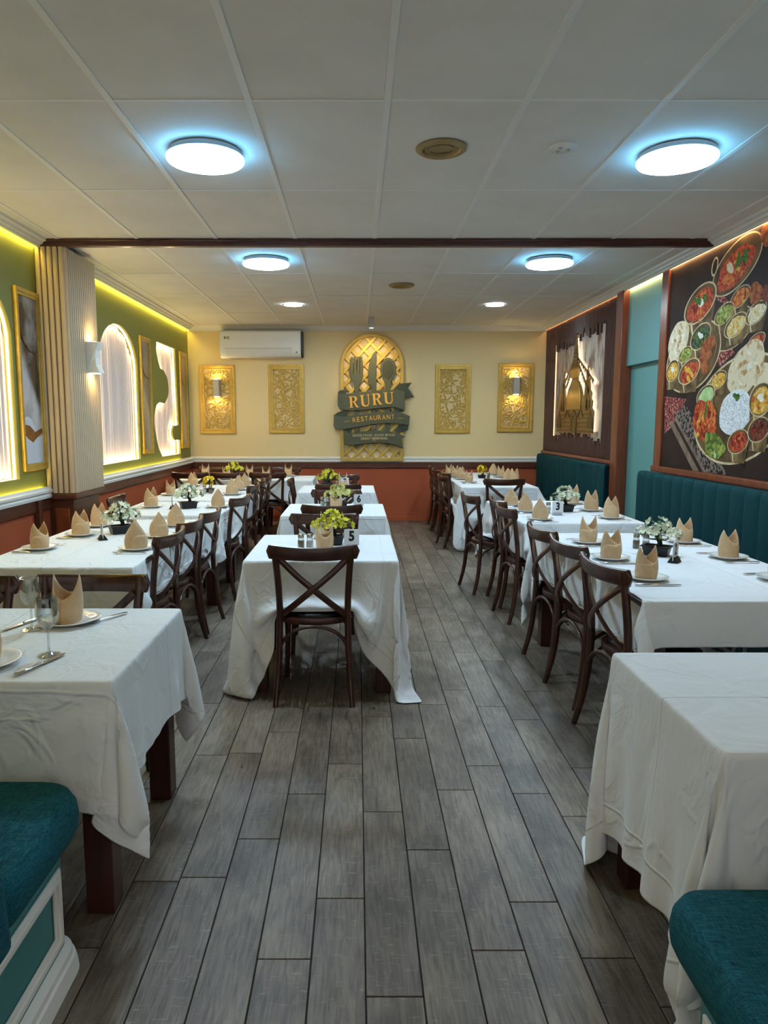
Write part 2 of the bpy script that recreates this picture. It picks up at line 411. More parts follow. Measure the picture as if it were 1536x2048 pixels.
for i, (_, x0, x1, y0, y1) in enumerate(planks):
    if i < 290:
        if x1 - x0 > PW - .001 and y1 - y0 > PL - .001: link('plank', full_plank, floor, ((x0 + x1) / 2, (y0 + y1) / 2, 0))
        else: box('plank', x0 + .002, x1 - .002, y0 + .002, y1 - .002, -.006, 0, PLANK, floor, bevel=.0012)
    else: rest.box(x0 + .002, x1 - .002, y0 + .002, y1 - .002, -.006, 0)
rp = rest.build('far_planks', PLANK, floor); rp['kind'] = 'stuff'

# ------------------------------------------------------------------ ceiling
ceiling = struct(box('ceiling', XL - .1, XR + .1, YF, YB + .1, ZC + .012, ZC + .08, WHITE), 'white suspended ceiling of rectangular panels')
CXL = [.133 + .617 * k for k in range(-5, 6)]
CYL = [3.355 + 1.23 * k for k in range(-4, 8)]
xs = [XL] + [x for x in CXL if XL + .05 < x < XR - .05] + [XR]
ys = [YF] + [y for y in CYL if YF + .05 < y < YB - .03] + [YB]
for i in range(len(xs) - 1):
    for j in range(len(ys) - 1):
        z = ZC + random.uniform(-.001, .002)
        box('ceiling_panel', xs[i] + .008, xs[i + 1] - .008, ys[j] + .004, ys[j + 1] - .004, z, z + .012, TILE, ceiling)
for x in xs[1:-1]:
    box('grid_bar', x - .015, x + .015, YF, YB, ZC - .005, ZC, BAR, ceiling)
for y in ys[1:-1]:
    for i in range(len(xs) - 1):
        a, b = xs[i] + .015, xs[i + 1] - .015
        box('cross_bar', a, b, y - .007, y + .007, ZC - .003, ZC, BAR, ceiling)

# ------------------------------------------------------------------ walls
wl = struct(box('wall_left', XL - .14, XL - .09, YF, YB, 0, ZC + .01, CREAM), 'green left wall with glowing niches over a rust dado')
SPR, TOPZ, BOT = 2.10, 2.53, 1.078
def arch(y0, y1, n=26):
    c, r = (y0 + y1) / 2, (y1 - y0) / 2
    return [(y0, BOT), (y1, BOT)] + [(c + r * math.cos(PI * k / n), SPR + (TOPZ - SPR) * math.sin(PI * k / n)) for k in range(n + 1)]
def s_shape():
    p = [(10.19, 1.055), (9.24, 1.06)]
    p += interp([(9.24, 1.06), (9.06, 1.20), (8.92, 1.50), (9.02, 1.70), (9.20, 1.76)], 6)[1:]
    p += [(9.43, 1.75)]
    p += interp([(9.43, 1.75), (9.60, 1.85), (9.64, 1.95), (9.58, 2.09), (9.44, 2.17)], 6)[1:]
    p += interp([(9.26, 2.19), (9.17, 2.28), (9.10, 2.40), (9.14, 2.515)], 5)
    p += [(10.05, 2.515), (10.12, 1.46), (9.88, 1.46)]
    p += interp([(9.88, 1.46), (9.80, 1.40), (9.80, 1.31), (9.88, 1.255)], 4)[1:]
    p += [(10.18, 1.255)]
    return p
NICHES = [arch(4.08, 5.31), arch(7.08, 8.31), s_shape()]
extr('green_panel', [[(YF, .9), (YB, .9), (YB, ZC + .01), (YF, ZC + .01)]] + NICHES, .085, GREEN, LEFT, wl, (0, 0, XL - .085))
led_niche = emis('niche_led', (1.0, .76, .42), LED_NICHE)
for lp in NICHES:
    # fluted sheet at the back of the niche
    ys_ = [p[0] for p in lp]; a, b = min(ys_) - .02, max(ys_) + .02
    m = MB(); n = int((b - a) / .0083); vs = []; fs = []
    for i in range(n + 1):
        y = a + (b - a) * i / n; dx = .016 * abs(math.sin(PI * y / .05)) ** .8 + .016 * (.5 + .5 * math.sin(2 * PI * y / .25))
        vs += [(XL - .088 + dx, y, BOT - .05), (XL - .088 + dx, y, TOPZ + .05)]
    for i in range(n): fs.append((2 * i, 2 * i + 2, 2 * i + 3, 2 * i + 1))
    m.add(vs, fs); m.build('fluted_sheet', FLUTE, wl, smooth=60)
    # glowing strip along the edge of the niche
    m = MB(); n = len(lp); cyy = sum(p[0] for p in lp) / n; czz = sum(p[1] for p in lp) / n
    area = sum(lp[i][0] * lp[(i + 1) % n][1] - lp[(i + 1) % n][0] * lp[i][1] for i in range(n))
    sg = 1 if area > 0 else -1
    vs = []; fs = []
    nor = []
    for i in range(n):
        p0, p1, p2 = lp[i - 1], lp[i], lp[(i + 1) % n]
        t = Vector((p2[0] - p0[0], p2[1] - p0[1])); t.normalize() if t.length > 0 else None
        nor.append((-t.y * sg, t.x * sg))
    for i in range(n):
        y, z = lp[i][0] + nor[i][0] * .004, lp[i][1] + nor[i][1] * .004
        vs += [(XL - .046, y, z), (XL - .030, y, z)]
    for i in range(n):
        j = (i + 1) % n; fs.append((2 * i, 2 * j, 2 * j + 1, 2 * i + 1))
    m.add(vs, fs); m.build('light_strip', led_niche, wl, fix=False)
dl = box('dado', XL - .09, XL, YF, YB, 0, .93, BRICK, wl)
box('dado_cap', XL, XL + .022, YF, YB, .80, .895, DARK_TRIM, wl, bevel=.004)
box('skirting_board', XL, XL + .015, YF, YB, 0, .09, BRICK, wl)

wb = struct(box('wall_back', XL - .14, XR + .14, YB, YB + .1, .86, ZC + .01, CREAM), 'cream back wall over a rust dado')
box('dado', XL - .1, XR + .1, YB - .004, YB + .1, 0, .86, BRICK, wb)
box('dado_cap', XL, XR, YB - .026, YB, .812, .905, DARK_TRIM, wb, bevel=.004)
box('skirting_board', XL, XR, YB - .02, YB, 0, .075, BRICK, wb, bevel=.003)

wr = struct(box('wall_right', XR + .06, XR + .14, YF, YB, 0, ZC + .01, TEAL), 'right wall with dark battens, teal panels and a food mural')
box('lower_backing', XR, XR + .06, YF, 6.60, 0, 2.9, TEAL, wr)
box('bulkhead', XR + .004, XR + .06, 6.74, 7.62, 2.087, ZC, TEAL, wr, bevel=.004)
box('batten_backing', XR + .012, XR + .06, 7.80, YB, 0, 2.9, BATTEN, wr)
box('wood_post', XR - .062, XR + .06, 7.62, 7.80, 0, 2.868, TRIM_WOOD, wr, bevel=.006)
box('wood_post', XR - .030, XR + .06, 6.60, 6.74, 1.04, 2.868, TRIM_WOOD, wr, bevel=.006)
box('ledge', XR - .045, XR, 3.4, 6.76, 1.040, 1.098, TRIM_WOOD, wr, bevel=.012, seg=2)
box('ledge', XR - .050, XR + .02, 7.70, YB, 1.040, 1.086, TRIM_WOOD, wr, bevel=.010, seg=2)

# crown mouldings, the light coves behind them, chair rails, beam
def crown_pts(s):      # (distance from wall, z)
    p = [(.030, 2.858), (.052, 2.858), (.058, 2.872), (.078, 2.880), (.084, 2.894), (.108, 2.902), (.112, 2.922), (.030, 2.922)]
    return p
struct(prof('trim_1', [(XL + a, z) for a, z in crown_pts(1)], 'y', YF, YB, WHITE, smooth=20), 'white crown moulding along the green wall')
struct(prof('trim_2', [(XR - a, z) for a, z in crown_pts(1)], 'y', YF, YB, WHITE, smooth=20), 'white crown moulding along the mural wall')
struct(prof('trim_3', [(YB, 2.845), (YB - .02, 2.845), (YB - .028, 2.862), (YB - .05, 2.872), (YB - .06, 2.895), (YB - .085, 2.922), (YB, 2.922)], 'x', XL, XR, WHITE, smooth=20), 'white crown moulding along the back wall')
rail = [(0, .895), (.038, .895), (.042, .915), (.034, .930), (.048, .940), (.050, .958), (.034, .966), (.030, .982), (.016, .985), (.014, .955), (0, .955)]
struct(prof('trim_4', [(XL + a, z) for a, z in rail], 'y', YF, YB - .03, WHITE, smooth=20), 'white chair rail along the green wall')
struct(prof('trim_5', [(YB - a, z) for a, z in [(0, .905), (.030, .905), (.034, .925), (.026, .94), (.038, .95), (.038, .97), (.022, .985), (0, .988)]], 'x', XL, XR, WHITE, smooth=20), 'white chair rail along the back wall')
ledl = emis('cove_led_yellow', (1.0, .80, .10), LED_LEFT); ledr = emis('cove_led_warm', (1.0, .58, .24), LED_RIGHT)
cove = struct(box('trim_6', XL + .012, XL + .026, YF, YB - .05, 2.868, 2.874, ledl), 'yellow light strip behind the crown of the green wall')
for a, b in ((YF, 5.70), (6.42, 10.15)):
    struct(box('trim_7', XL + .003, XL + .013, a, b, .956, .962, ledl), 'yellow light strip behind the chair rail')
struct(box('trim_8', XR - .026, XR - .008, YF, YB - .05, 2.868, 2.874, ledr), 'warm light strip behind the right crown')
beam = struct(MB().box(XL + .02, XR - .04, 5.745, 5.80, 2.862, 2.922).build('trim_9', BEAM_WOOD, bevel=.008, seg=2), 'dark wooden beam across the ceiling')
MB().box(XL + .02, XR - .04, 5.735, 5.81, 2.90, 2.9195).build('beam_lip', BEAM_WOOD, beam, bevel=.006)

# fluted pillar on the green wall
px0, px1, py0, py1 = XL, -2.30, 5.765, 6.40
pil = struct(box('wall_pillar', px0, px1 - .006, py0 + .006, py1, .93, 2.862, mat('pillar_groove_shade', (104, 86, 64), .7)), 'beige ribbed pillar against the green wall')  # core coloured darker than the ribs, so groove shade is painted in
def rib_mesh(wd):
    m = MB(); pr = [(-wd / 2 + .005, 0), (-wd / 2 + .005, .012), (-wd / 2 + .009, .018), (0, .021), (wd / 2 - .009, .018), (wd / 2 - .005, .012), (wd / 2 - .005, 0)]
    return m.prism(pr, .93, 2.862, lambda a, b, h: (a, -b, h)).mesh('rib', TAUPE, smooth=50)
rf, rs_ = rib_mesh((px1 - px0) / 5), rib_mesh((py1 - py0) / 15)
for k in range(5): link('rib', rf, pil, (px0 + (px1 - px0) * (k + .5) / 5, py0 + .006, 0))
for k in range(15): link('rib', rs_, pil, (px1 - .006, py0 + (py1 - py0) * (k + .5) / 15, 0), PI / 2)
box('pillar_base', px0, px1 - .03, py0 + .03, py1 - .03, 0, .90, DARK_TRIM, pil, bevel=.004)
box('base_panel', px0 + .045, px1 - .065, py0 + .018, py0 + .03, .12, .80, TRIM_WOOD, pil, bevel=.004)
box('base_cap', px0, px1 + .012, py0 - .012, py1 + .012, .875, .93, DARK_TRIM, pil, bevel=.010, seg=2)
box('base_post', px0, px0 + .05, 5.50, 5.56, 0, .89, DARK_TRIM, pil, bevel=.004)

# battens with the ragged opening, marble and gilded temple
marble_m = mat('marble_panel', (176, 164, 156), .25, col2=(104, 80, 70), scale=5.0, detail=10, stretch=(1, 1.5, .6), contrast=(.46, .64), coat=.3)
marble = box('marble_sheet', XR + .004, XR + .012, 8.24, 10.30, 1.16, 2.74, marble_m, wr)
nb = 66; bw = (YB - 7.80) / nb
for k in range(nb):
    y = 7.80 + (k + .5) * bw
    def bat(z0, z1):
        MB().box(XR - .022, XR + .012, y - bw / 2 + .010, y + bw / 2 - .010, z0, z1).build('batten', BATTEN, wr, bevel=.006)
    if 8.24 < y < 10.30:
        bat(1.086, 1.25 + .10 * random.random() + (.03 if 8.6 < y < 9.9 else -.02)); bat(2.66 - .14 * random.random() - (.05 if y > 9.4 else 0), 2.868)
    else: bat(1.086, 2.868)

# ------------------------------------------------------------------ gilded temple relief
tem = thing('temple_relief', 'gilded metal temple silhouette with bell spire and flags glowing on marble', 'wall art', (XR, 9.24, 1.37))
BRONZE = mat('brushed_bronze', (166, 132, 78), .36, .7, col2=(146, 114, 66), scale=6, stretch=(1, 1, 14))
BRONZE_D = mat('bronze_relief', (120, 92, 54), .45, .6)
temple_led = emis('temple_led', (1.0, .82, .54), 2.2)
def sym(pts): return pts + [(-a, b) for a, b in reversed(pts)]
def shift(lp, s=1.0, c=(0, .4)): return [((a - c[0]) * s + c[0], (b - c[1]) * s + c[1]) for a, b in lp]
# outline in metres round the temple's own foot (a: across, b: up)
outline = sym([(.76, 0), (.78, .26), (.70, .30), (.72, .38), (.66, .41), (.68, .48), (.62, .52), (.60, .61), (.555, .66), (.53, .76), (.49, .81), (.46, .70), (.44, .62), (.40, .52), (.355, .40), (.33, .50), (.30, .54), (.275, .57),
               (.235, .60), (.205, .62), (.185, .64), (.13, .66), (.13, .70), (.155, .74), (.16, .80), (.115, .83), (.11, .90), (.085, .93), (.08, .99), (.062, 1.02), (.055, 1.09), (.035, 1.11), (.028, 1.17), (.010, 1.20), (.006, 1.235)])
extr('body', [outline], .012, BRONZE, RIGHT, tem, (0, 0, .030), bevel=.002)
extr('backlight', [shift(outline, .95)], .010, temple_led, RIGHT, tem, (0, 0, .012))
m = MB()
for k in range(14):     # bell dome
    a0, a1 = PI / 2 * k / 14, PI / 2 * (k + 1) / 14
dome = [(.27 * math.cos(PI * k / 24), .40 + .27 * math.sin(PI * k / 24)) for k in range(25)]
extr('bell_dome', [[(-.29, .30), (.29, .30)] + dome], .014, mat('bronze_dome', (196, 160, 88), .3, .75), RIGHT, tem, (0, 0, .042), bevel=.004)
extr('harmika', [[(-.14, .70), (.14, .70), (.165, .80), (-.165, .80)]], .016, mat('bronze_dome', (0, 0, 0)), RIGHT, tem, (0, 0, .042), bevel=.003)
for k in range(7):
    ww = .125 - .014 * k; z = .835 + .042 * k
    extr('spire_ring', [[(-ww, z), (ww, z), (ww * .9, z + .026), (-ww * .9, z + .026)]], .012, BRONZE_D, RIGHT, tem, (0, 0, .042), bevel=.003)
for k in range(5):
    z = .02 + .052 * k; ww = .75 - .02 * k
    extr('terrace', [[(-ww, z), (ww, z), (ww, z + .012), (-ww, z + .012)]], .008, BRONZE_D, RIGHT, tem, (0, 0, .042))
for s in (-1, 1):
    for cx, hh, z0, ww in ((.66, .22, .06, .10), (.50, .36, .28, .05), (.56, .18, .30, .06)):
        extr('side_shrine', [[(s * cx - ww, z0), (s * cx + ww, z0), (s * cx + ww * .8, z0 + hh * .5), (s * cx, z0 + hh), (s * cx - ww * .8, z0 + hh * .5)]], .010, BRONZE_D, RIGHT, tem, (0, 0, .042), bevel=.002)
    extr('gable', [[(s * .28 - .12, .20), (s * .28, .34), (s * .28 + .12, .20), (s * .28 + .08, .20), (s * .28, .29), (s * .28 - .08, .20)]], .008, BRONZE_D, RIGHT, tem, (0, 0, .042))
extr('gateway', [[(-.13, 0), (.13, 0), (.13, .20), (.0, .30), (-.13, .20)], [(-.06, .02), (.06, .02), (.06, .16), (0, .22), (-.06, .16)]], .010, BRONZE_D, RIGHT, tem, (0, 0, .042), bevel=.002)
for s, ends in ((1, ((.73, .62), (.58, .50))), (-1, ((.45, .68), (.40, .60)))):
    for i, (ex, ez) in enumerate(ends):
        sx_, sz_ = s * (.05 + .02 * i), .96 - .05 * i; ex *= s
        m = MB(); n = 9
        nx, nz = (ez - sz_), -(ex - sx_); ln = math.hypot(nx, nz); nx, nz = nx / ln * s, nz / ln * s
        lp = [(sx_, sz_ + .012), (ex, ez + .012), (ex, ez)]
        for q in range(n):
            t0, t1 = 1 - q / n, 1 - (q + 1) / n; tm = (t0 + t1) / 2
            lp += [(sx_ + (ex - sx_) * t0, sz_ + (ez - sz_) * t0), (sx_ + (ex - sx_) * tm - s * .012, sz_ + (ez - sz_) * tm - .045)]
        lp += [(sx_, sz_)]
        extr('flag_string', [lp], .008, BRONZE_D, RIGHT, tem, (0, 0, .034))
        extr('flag_light', [[(sx_, sz_ - .012), (ex, ez - .012), (ex * .98, ez - .05), (sx_, sz_ - .045)]], .004, temple_led, RIGHT, tem, (0, 0, .010))
edge_led = emis('edge_led', (1.0, .55, .25), 2.5)
box('opening_light', XR - .004, XR + .004, 10.300, 10.308, 1.22, 2.60, edge_led, wr)

# ------------------------------------------------------------------ food mural (a flat print)
mur = thing('food_mural', 'large printed mural of curries, rice and naan in brass bowls', 'mural', (XR - .006, 5.0, 1.98))
MY0, MY1, MZ0, MZ1 = 3.45, 6.60, 1.098, 2.866
MDARK = mat('mural_dark', (36, 27, 25), .6, spec=.15, col2=(62, 46, 38), scale=2.2, detail=6)
extr('panel', [[(-MY1 + 5.0, MZ0 - 1.98), (-MY0 + 5.0, MZ0 - 1.98), (-MY0 + 5.0, MZ1 - 1.98), (-MY1 + 5.0, MZ1 - 1.98)]], .010, MDARK, RIGHT, mur, (0, 0, -.006))
def fm(n, a, b, sc=40, con=(.35, .65), tex='noise'): return mat('mural_' + n, a, .6, spec=.15, col2=b, scale=sc, contrast=con, tex=tex, detail=6)
F = dict(brass=fm('brass', (70, 54, 36), (140, 112, 72), 9), rim=fm('rim', (190, 164, 118), (226, 206, 164), 8), inner=fm('inner', (70, 54, 38), (118, 92, 58), 5),
         red=fm('red', (132, 34, 24), (206, 98, 56), 38), orange=fm('orange', (170, 62, 30), (226, 140, 70), 42), green=fm('green', (104, 112, 36), (186, 186, 92), 46),
         yellow=fm('yellow', (206, 166, 80), (236, 216, 150), 50), pale=fm('pale', (206, 184, 140), (242, 230, 200), 50), spinach=fm('spinach', (22, 42, 28), (92, 116, 74), 36),
         curry=fm('curry', (190, 128, 30), (228, 184, 82), 40), chutney=fm('chutney', (152, 184, 108), (190, 210, 150), 14), naan=fm('naan', (224, 206, 170), (176, 128, 76), 16, (.52, .72)),
         rice=fm('rice', (196, 196, 192), (250, 250, 248), 95, (.35, .6)), brown=fm('brown', (70, 30, 22), (140, 74, 52), 60), chicken=fm('chicken', (118, 54, 26), (178, 104, 58), 24),
         salad=fm('salad', (58, 82, 30), (146, 162, 78), 20), cloth=fm('cloth', (110, 18, 26), (196, 150, 130), 60, (.5, .62)), runner=fm('runner', (34, 26, 26), (132, 116, 104), 34, (.46, .54)),
         bar=fm('bar', (96, 76, 64), (150, 128, 110), 6), cream=fm('cream', (240, 236, 220), (224, 214, 190), 20), herb=fm('herb', (36, 70, 26), (90, 130, 50), 60), redd=fm('redd', (92, 20, 16), (150, 48, 30), 50), greend=fm('greend', (52, 66, 22), (110, 122, 50), 50), curryd=fm('curryd', (150, 92, 20), (196, 140, 50), 50), blister=fm('blister', (166, 116, 66), (206, 168, 116), 30), grain=fm('grain', (214, 216, 218), (176, 178, 182), 60), shade=fm('shade', (150, 150, 152), (188, 188, 188), 40), black=fm('black', (24, 18, 18), (44, 34, 30), 6))
slots = list(F); pm = MB(); pmi = []; layer = [0]
def poly(pts, key):
    layer[0] += 1; h = .0042 + .000007 * layer[0]
    n = len(pts); pm.add([(-h, y - 5.0, z - 1.98) for y, z in pts], [tuple(range(n))]); pmi.append(slots.index(key))
def oval(cy, cz, ry, rz, key, rot=0, wob=0, n=36):
    pts = []
    ph = [random.random() * 6.28 for _ in range(4)]
    for k in range(n):
        a = 2 * PI * k / n; r = 1 + wob * (math.sin(3 * a + ph[0]) * .5 + math.sin(5 * a + ph[1]) * .35 + math.sin(9 * a + ph[2]) * .25)
        u, v = ry * r * math.cos(a), rz * r * math.sin(a)
        pts.append((min(max(cy + u * math.cos(rot) - v * math.sin(rot), MY0 + .002), MY1 - .002), min(max(cz + u * math.sin(rot) + v * math.cos(rot), MZ0 + .002), MZ1 - .002)))
    poly(pts, key)
def bowl(cy, cz, ry, rz, food, garnish=None, rot=-.25):
    lo = [(cy - ry * .96, cz), (cy - ry * .72, cz - rz * 1.75), (cy + ry * .72, cz - rz * 1.75), (cy + ry * .96, cz)]
    poly(lo, 'brass'); oval(cy, cz, ry, rz, 'rim', rot); oval(cy, cz, ry * .93, rz * .92, 'inner', rot); oval(cy - ry * .04, cz - rz * .08, ry * .82, rz * .78, food, rot, .07)
    alt = {'red': ['red', 'orange', 'redd', 'redd'], 'orange': ['orange', 'red', 'curry', 'redd'], 'green': ['green', 'chutney', 'greend', 'salad'], 'yellow': ['yellow', 'pale', 'curry'], 'pale': ['pale', 'cream', 'yellow'], 'curry': ['curry', 'yellow', 'orange', 'curryd'], 'spinach': ['spinach', 'greend', 'black'], 'brown': ['brown', 'redd', 'black'], 'chutney': ['chutney']}[food]
    for q in range(20):
        an, rr_ = random.random() * 6.28, math.sqrt(random.random()) * .68
        oval(cy + math.cos(an) * rr_ * ry, cz - rz * .06 + math.sin(an) * rr_ * rz, ry * random.uniform(.07, .20), rz * random.uniform(.07, .18), random.choice(alt), random.random() * 3, .2, 10)
    poly([(cy + ry * .55, cz - rz * .88), (cy + ry * .38, cz - rz * 1.7), (cy + ry * .28, cz - rz * 1.72), (cy + ry * .40, cz - rz * .95)], 'rim')
    if garnish: oval(cy, cz + rz * .1, ry * .28, rz * .22, garnish, .4, .3, 18)
poly([(6.598, 1.738), (6.56, 1.40), (6.43, 1.45), (6.158, 1.699)], 'cloth')
poly([(5.80, 2.05), (5.62, 1.93), (5.42, 2.02), (5.55, 2.13)], 'cloth'); poly([(5.86, 2.52), (5.66, 2.42), (5.52, 2.36), (5.75, 2.62)], 'cloth')
poly([(6.378, 1.562), (5.74, 1.10), (5.40, 1.10), (6.18, 1.66)], 'runner')
poly([(6.482, 1.501), (5.97, 1.10), (5.86, 1.10), (6.40, 1.515)], 'bar'); poly([(6.36, 1.52), (5.79, 1.10), (5.74, 1.10), (6.33, 1.545)], 'bar')
for (cy, cz, ry, rz) in ((5.48, 2.20, .30, .15), (6.11, 2.05, .49, .29), (5.33, 1.59, .68, .40), (4.2, 2.3, .5, .3), (4.1, 1.55, .6, .32)):
    oval(cy, cz, ry, rz, 'rim', -.18); oval(cy, cz, ry * .965, rz * .955, 'inner', -.18); oval(cy, cz, ry * .86, rz * .84, 'brass', -.18); oval(cy, cz, ry * .83, rz * .81, 'inner', -.18)
oval(5.48, 2.66, .36, .175, 'rim', -.3); oval(5.48, 2.66, .345, .165, 'inner', -.3); oval(5.49, 2.645, .27, .125, 'red', -.3, .08)
for q in range(34):
    an, rr_ = random.random() * 6.28, math.sqrt(random.random()) * .9
    oval(5.49 + math.cos(an) * rr_ * .24, 2.645 - .07 * math.cos(an) * rr_ + math.sin(an) * rr_ * .10, random.uniform(.015, .04), random.uniform(.008, .02), random.choice(['red', 'orange', 'redd', 'redd', 'curry']), random.random() * 3, .2, 10)
oval(5.80, 2.72, .05, .075, 'rim', .3); oval(5.80, 2.72, .035, .058, 'black', .3)
oval(5.56, 2.66, .06, .035, 'pale', .6, .1); oval(5.45, 2.69, .03, .06, 'herb', .3, .3); oval(5.36, 2.70, .05, .05, 'herb', .3, .3); oval(5.58, 2.58, .10, .04, 'orange', .2, .2)
bowl(6.02, 2.47, .28, .145, 'red', 'cream'); oval(6.05, 2.50, .07, .03, 'herb', .3, .3); oval(5.93, 2.50, .04, .03, 'herb', .9, .3)
bowl(5.39, 2.42, .14, .072, 'orange'); bowl(5.61, 2.33, .15, .075, 'green'); bowl(5.43, 2.22, .165, .082, 'yellow'); bowl(5.16, 2.27, .14, .075, 'pale')
oval(5.18, 2.41, .09, .075, 'chicken', .4, .1); oval(5.03, 2.38, .08, .06, 'brown', .4, .1); oval(4.98, 2.80, .18, .12, 'chicken', 0, .1)
bowl(5.13, 2.07, .115, .055, 'red')
oval(6.38, 2.20, .21, .165, 'naan', -.6, .05); bowl(5.97, 2.20, .18, .10, 'spinach', 'cream'); bowl(6.23, 2.08, .125, .062, 'green')
oval(5.86, 2.08, .10, .075, 'chicken', .4, .12); oval(5.80, 2.13, .09, .06, 'chicken', -.3, .12); oval(5.88, 1.98, .10, .075, 'chicken', .8, .12)
bowl(6.46, 1.96, .13, .095, 'curry', 'cream'); bowl(6.14, 1.93, .20, .10, 'red', 'curry')
for dy, dz in ((.05, .02), (-.06, -.03), (0, -.06)): oval(6.14 + dy, 1.93 + dz, .045, .022, 'curry', .7, .1, 10)
oval(5.02, 1.82, .15, .10, 'naan', .2, .06); oval(5.25, 1.89, .26, .17, 'naan', -.5, .05)
for q in range(26):
    an, rr_ = random.random() * 6.28, math.sqrt(random.random()) * .85; sz = random.uniform(.3, 1)
    oval(5.25 + math.cos(an) * rr_ * .22, 1.89 + math.sin(an) * rr_ * .15, .04 * sz, .022 * sz, random.choice(['blister', 'pale', 'cream']), random.random() * 3, .2, 10)
    oval(6.38 + math.cos(an) * rr_ * .16, 2.20 + math.sin(an) * rr_ * .13, .035 * sz, .018 * sz, random.choice(['blister', 'pale', 'cream']), random.random() * 3, .2, 10)
bowl(5.63, 1.83, .13, .068, 'curry'); bowl(5.82, 1.72, .155, .08, 'chutney', None)
oval(5.82, 1.51, .21, .15, 'red', .5, .10); oval(5.74, 1.56, .12, .10, 'orange', .5, .15)
for q in range(40): oval(5.82 + random.uniform(-.15, .15), 1.50 + random.uniform(-.12, .12), random.uniform(.015, .04), random.uniform(.012, .028), random.choice(['red', 'orange', 'curry', 'redd', 'redd']), random.random() * 3, .2, 12)
oval(5.80, 1.60, .02, .07, 'herb', .2, .2); oval(5.63, 1.32, .17, .095, 'salad', .3, .14)
for q in range(22): oval(5.63 + random.uniform(-.12, .12), 1.32 + random.uniform(-.07, .07), .045, .016, random.choice(['salad', 'greend', 'green', 'chutney']), random.random() * 3, .1, 12)
oval(5.35, 1.575, .235, .165, 'rice', -.2, .04)
for q in range(150):
    an, rr_ = random.random() * 6.28, math.sqrt(random.random()) * .95
    oval(5.35 + math.cos(an) * rr_ * .225, 1.575 + math.sin(an) * rr_ * .155, .016, .0035, random.choice(['cream', 'grain', 'grain', 'shade']), random.random() * 3, 0, 6)
oval(5.34, 1.69, .05, .025, 'herb', .3, .35)
bowl(5.02, 1.66, .15, .12, 'curry', 'cream'); bowl(5.28, 1.36, .15, .09, 'red'); bowl(5.02, 1.45, .14, .088, 'brown')
bowl(4.6, 2.5, .16, .09, 'red'); bowl(4.3, 2.35, .16, .09, 'green'); bowl(4.0, 2.4, .16, .09, 'curry'); bowl(4.3, 1.6, .2, .11, 'spinach'); oval(3.9, 1.6, .25, .15, 'naan', .3, .05); bowl(4.55, 1.35, .14, .08, 'orange')
for q in range(14): oval(4.75 + random.random() * .35, 2.62 + random.random() * .2, .05, .03, 'chicken', random.random() * 3, .2, 12)
pme = bpy.data.meshes.new('printed_picture'); pme.from_pydata(pm.v, [], pm.f)
for k in slots: pme.materials.append(F[k])
pme.polygons.foreach_set('material_index', pmi); link('printed_picture', pme, mur)

# ------------------------------------------------------------------ framed marble art on the green wall
def frame_loop(w, h, i): return [(-w / 2 + i, -h / 2 + i), (w / 2 - i, -h / 2 + i), (w / 2 - i, h / 2 - i), (-w / 2 + i, h / 2 - i)]
ART = [mat('stone_art_dark', (56, 48, 46), .25, col2=(196, 192, 192), scale=1.6, detail=9, stretch=(1, 1.3, .9), contrast=(.44, .60), coat=.5),
       mat('stone_art_grey', (84, 78, 68), .3, col2=(176, 160, 134), scale=1.8, detail=9, stretch=(1, 1.1, .8), contrast=(.40, .62), coat=.4),
       mat('stone_art_tan', (132, 114, 84), .3, col2=(188, 168, 132), scale=1.5, detail=9, stretch=(1, 1.2, .7), contrast=(.4, .6), coat=.4)]
def stone_art(y, label, am):
    t = thing('framed_art', label, 'wall art', (XL, y, 1.815), 0, 'framed stone prints on the green wall')
    wd, hh = .40, 1.36
    extr('outer_frame', [frame_loop(wd, hh, 0), frame_loop(wd, hh, .022)], .028, GOLD, LEFT, t, bevel=.004)
    extr('inner_frame', [frame_loop(wd, hh, .022), frame_loop(wd, hh, .045)], .018, GOLD, LEFT, t, bevel=.004)
    p = extr('stone_print', [frame_loop(wd, hh, .04)], .008, am, LEFT, t)
    gv = mat('art_vein', (164, 104, 48), .4, .2, col2=(120, 72, 36), scale=30)
    wh = mat('art_white', (206, 206, 212), .35)
    m = MB(); m.tube(interp([(.0085, -.16, .42), (.0085, -.10, .30), (.0085, -.02, .24), (.0085, .06, .22), (.0085, .155, .21)], 5), .008, 6, (1, .15)); m.build('gold_vein', gv, p)
    if am is ART[0]:
        extr('gold_patch', [[(-.15, -.33), (-.06, -.34), (.02, -.39), (.10, -.37), (.15, -.36), (.15, -.40), (.06, -.43), (-.02, -.47), (-.10, -.44), (-.15, -.40)]], .001, gv, LEFT, p, (0, 0, .0082))
        extr('pale_patch', [[(-.15, -.40), (-.10, -.44), (-.02, -.47), (.06, -.43), (.15, -.42), (.15, -.63), (-.15, -.63)]], .0008, wh, LEFT, p, (0, 0, .0082))
        extr('pale_patch', [interp([(-.15, -.29), (-.10, -.27), (-.03, -.29), (.02, -.35), (.03, -.39)], 4) + [(-.06, -.34), (-.15, -.33)]], .0009, wh, LEFT, p, (0, 0, .0082))
    return t
stone_art(5.565, 'gold framed dark stone print beside the ribbed pillar', ART[0])
stone_art(8.575, 'gold framed grey stone print between the glowing arch and the curved glowing niche', ART[1])
stone_art(10.42, 'gold framed tan stone print in the far corner of the green wall', ART[2])

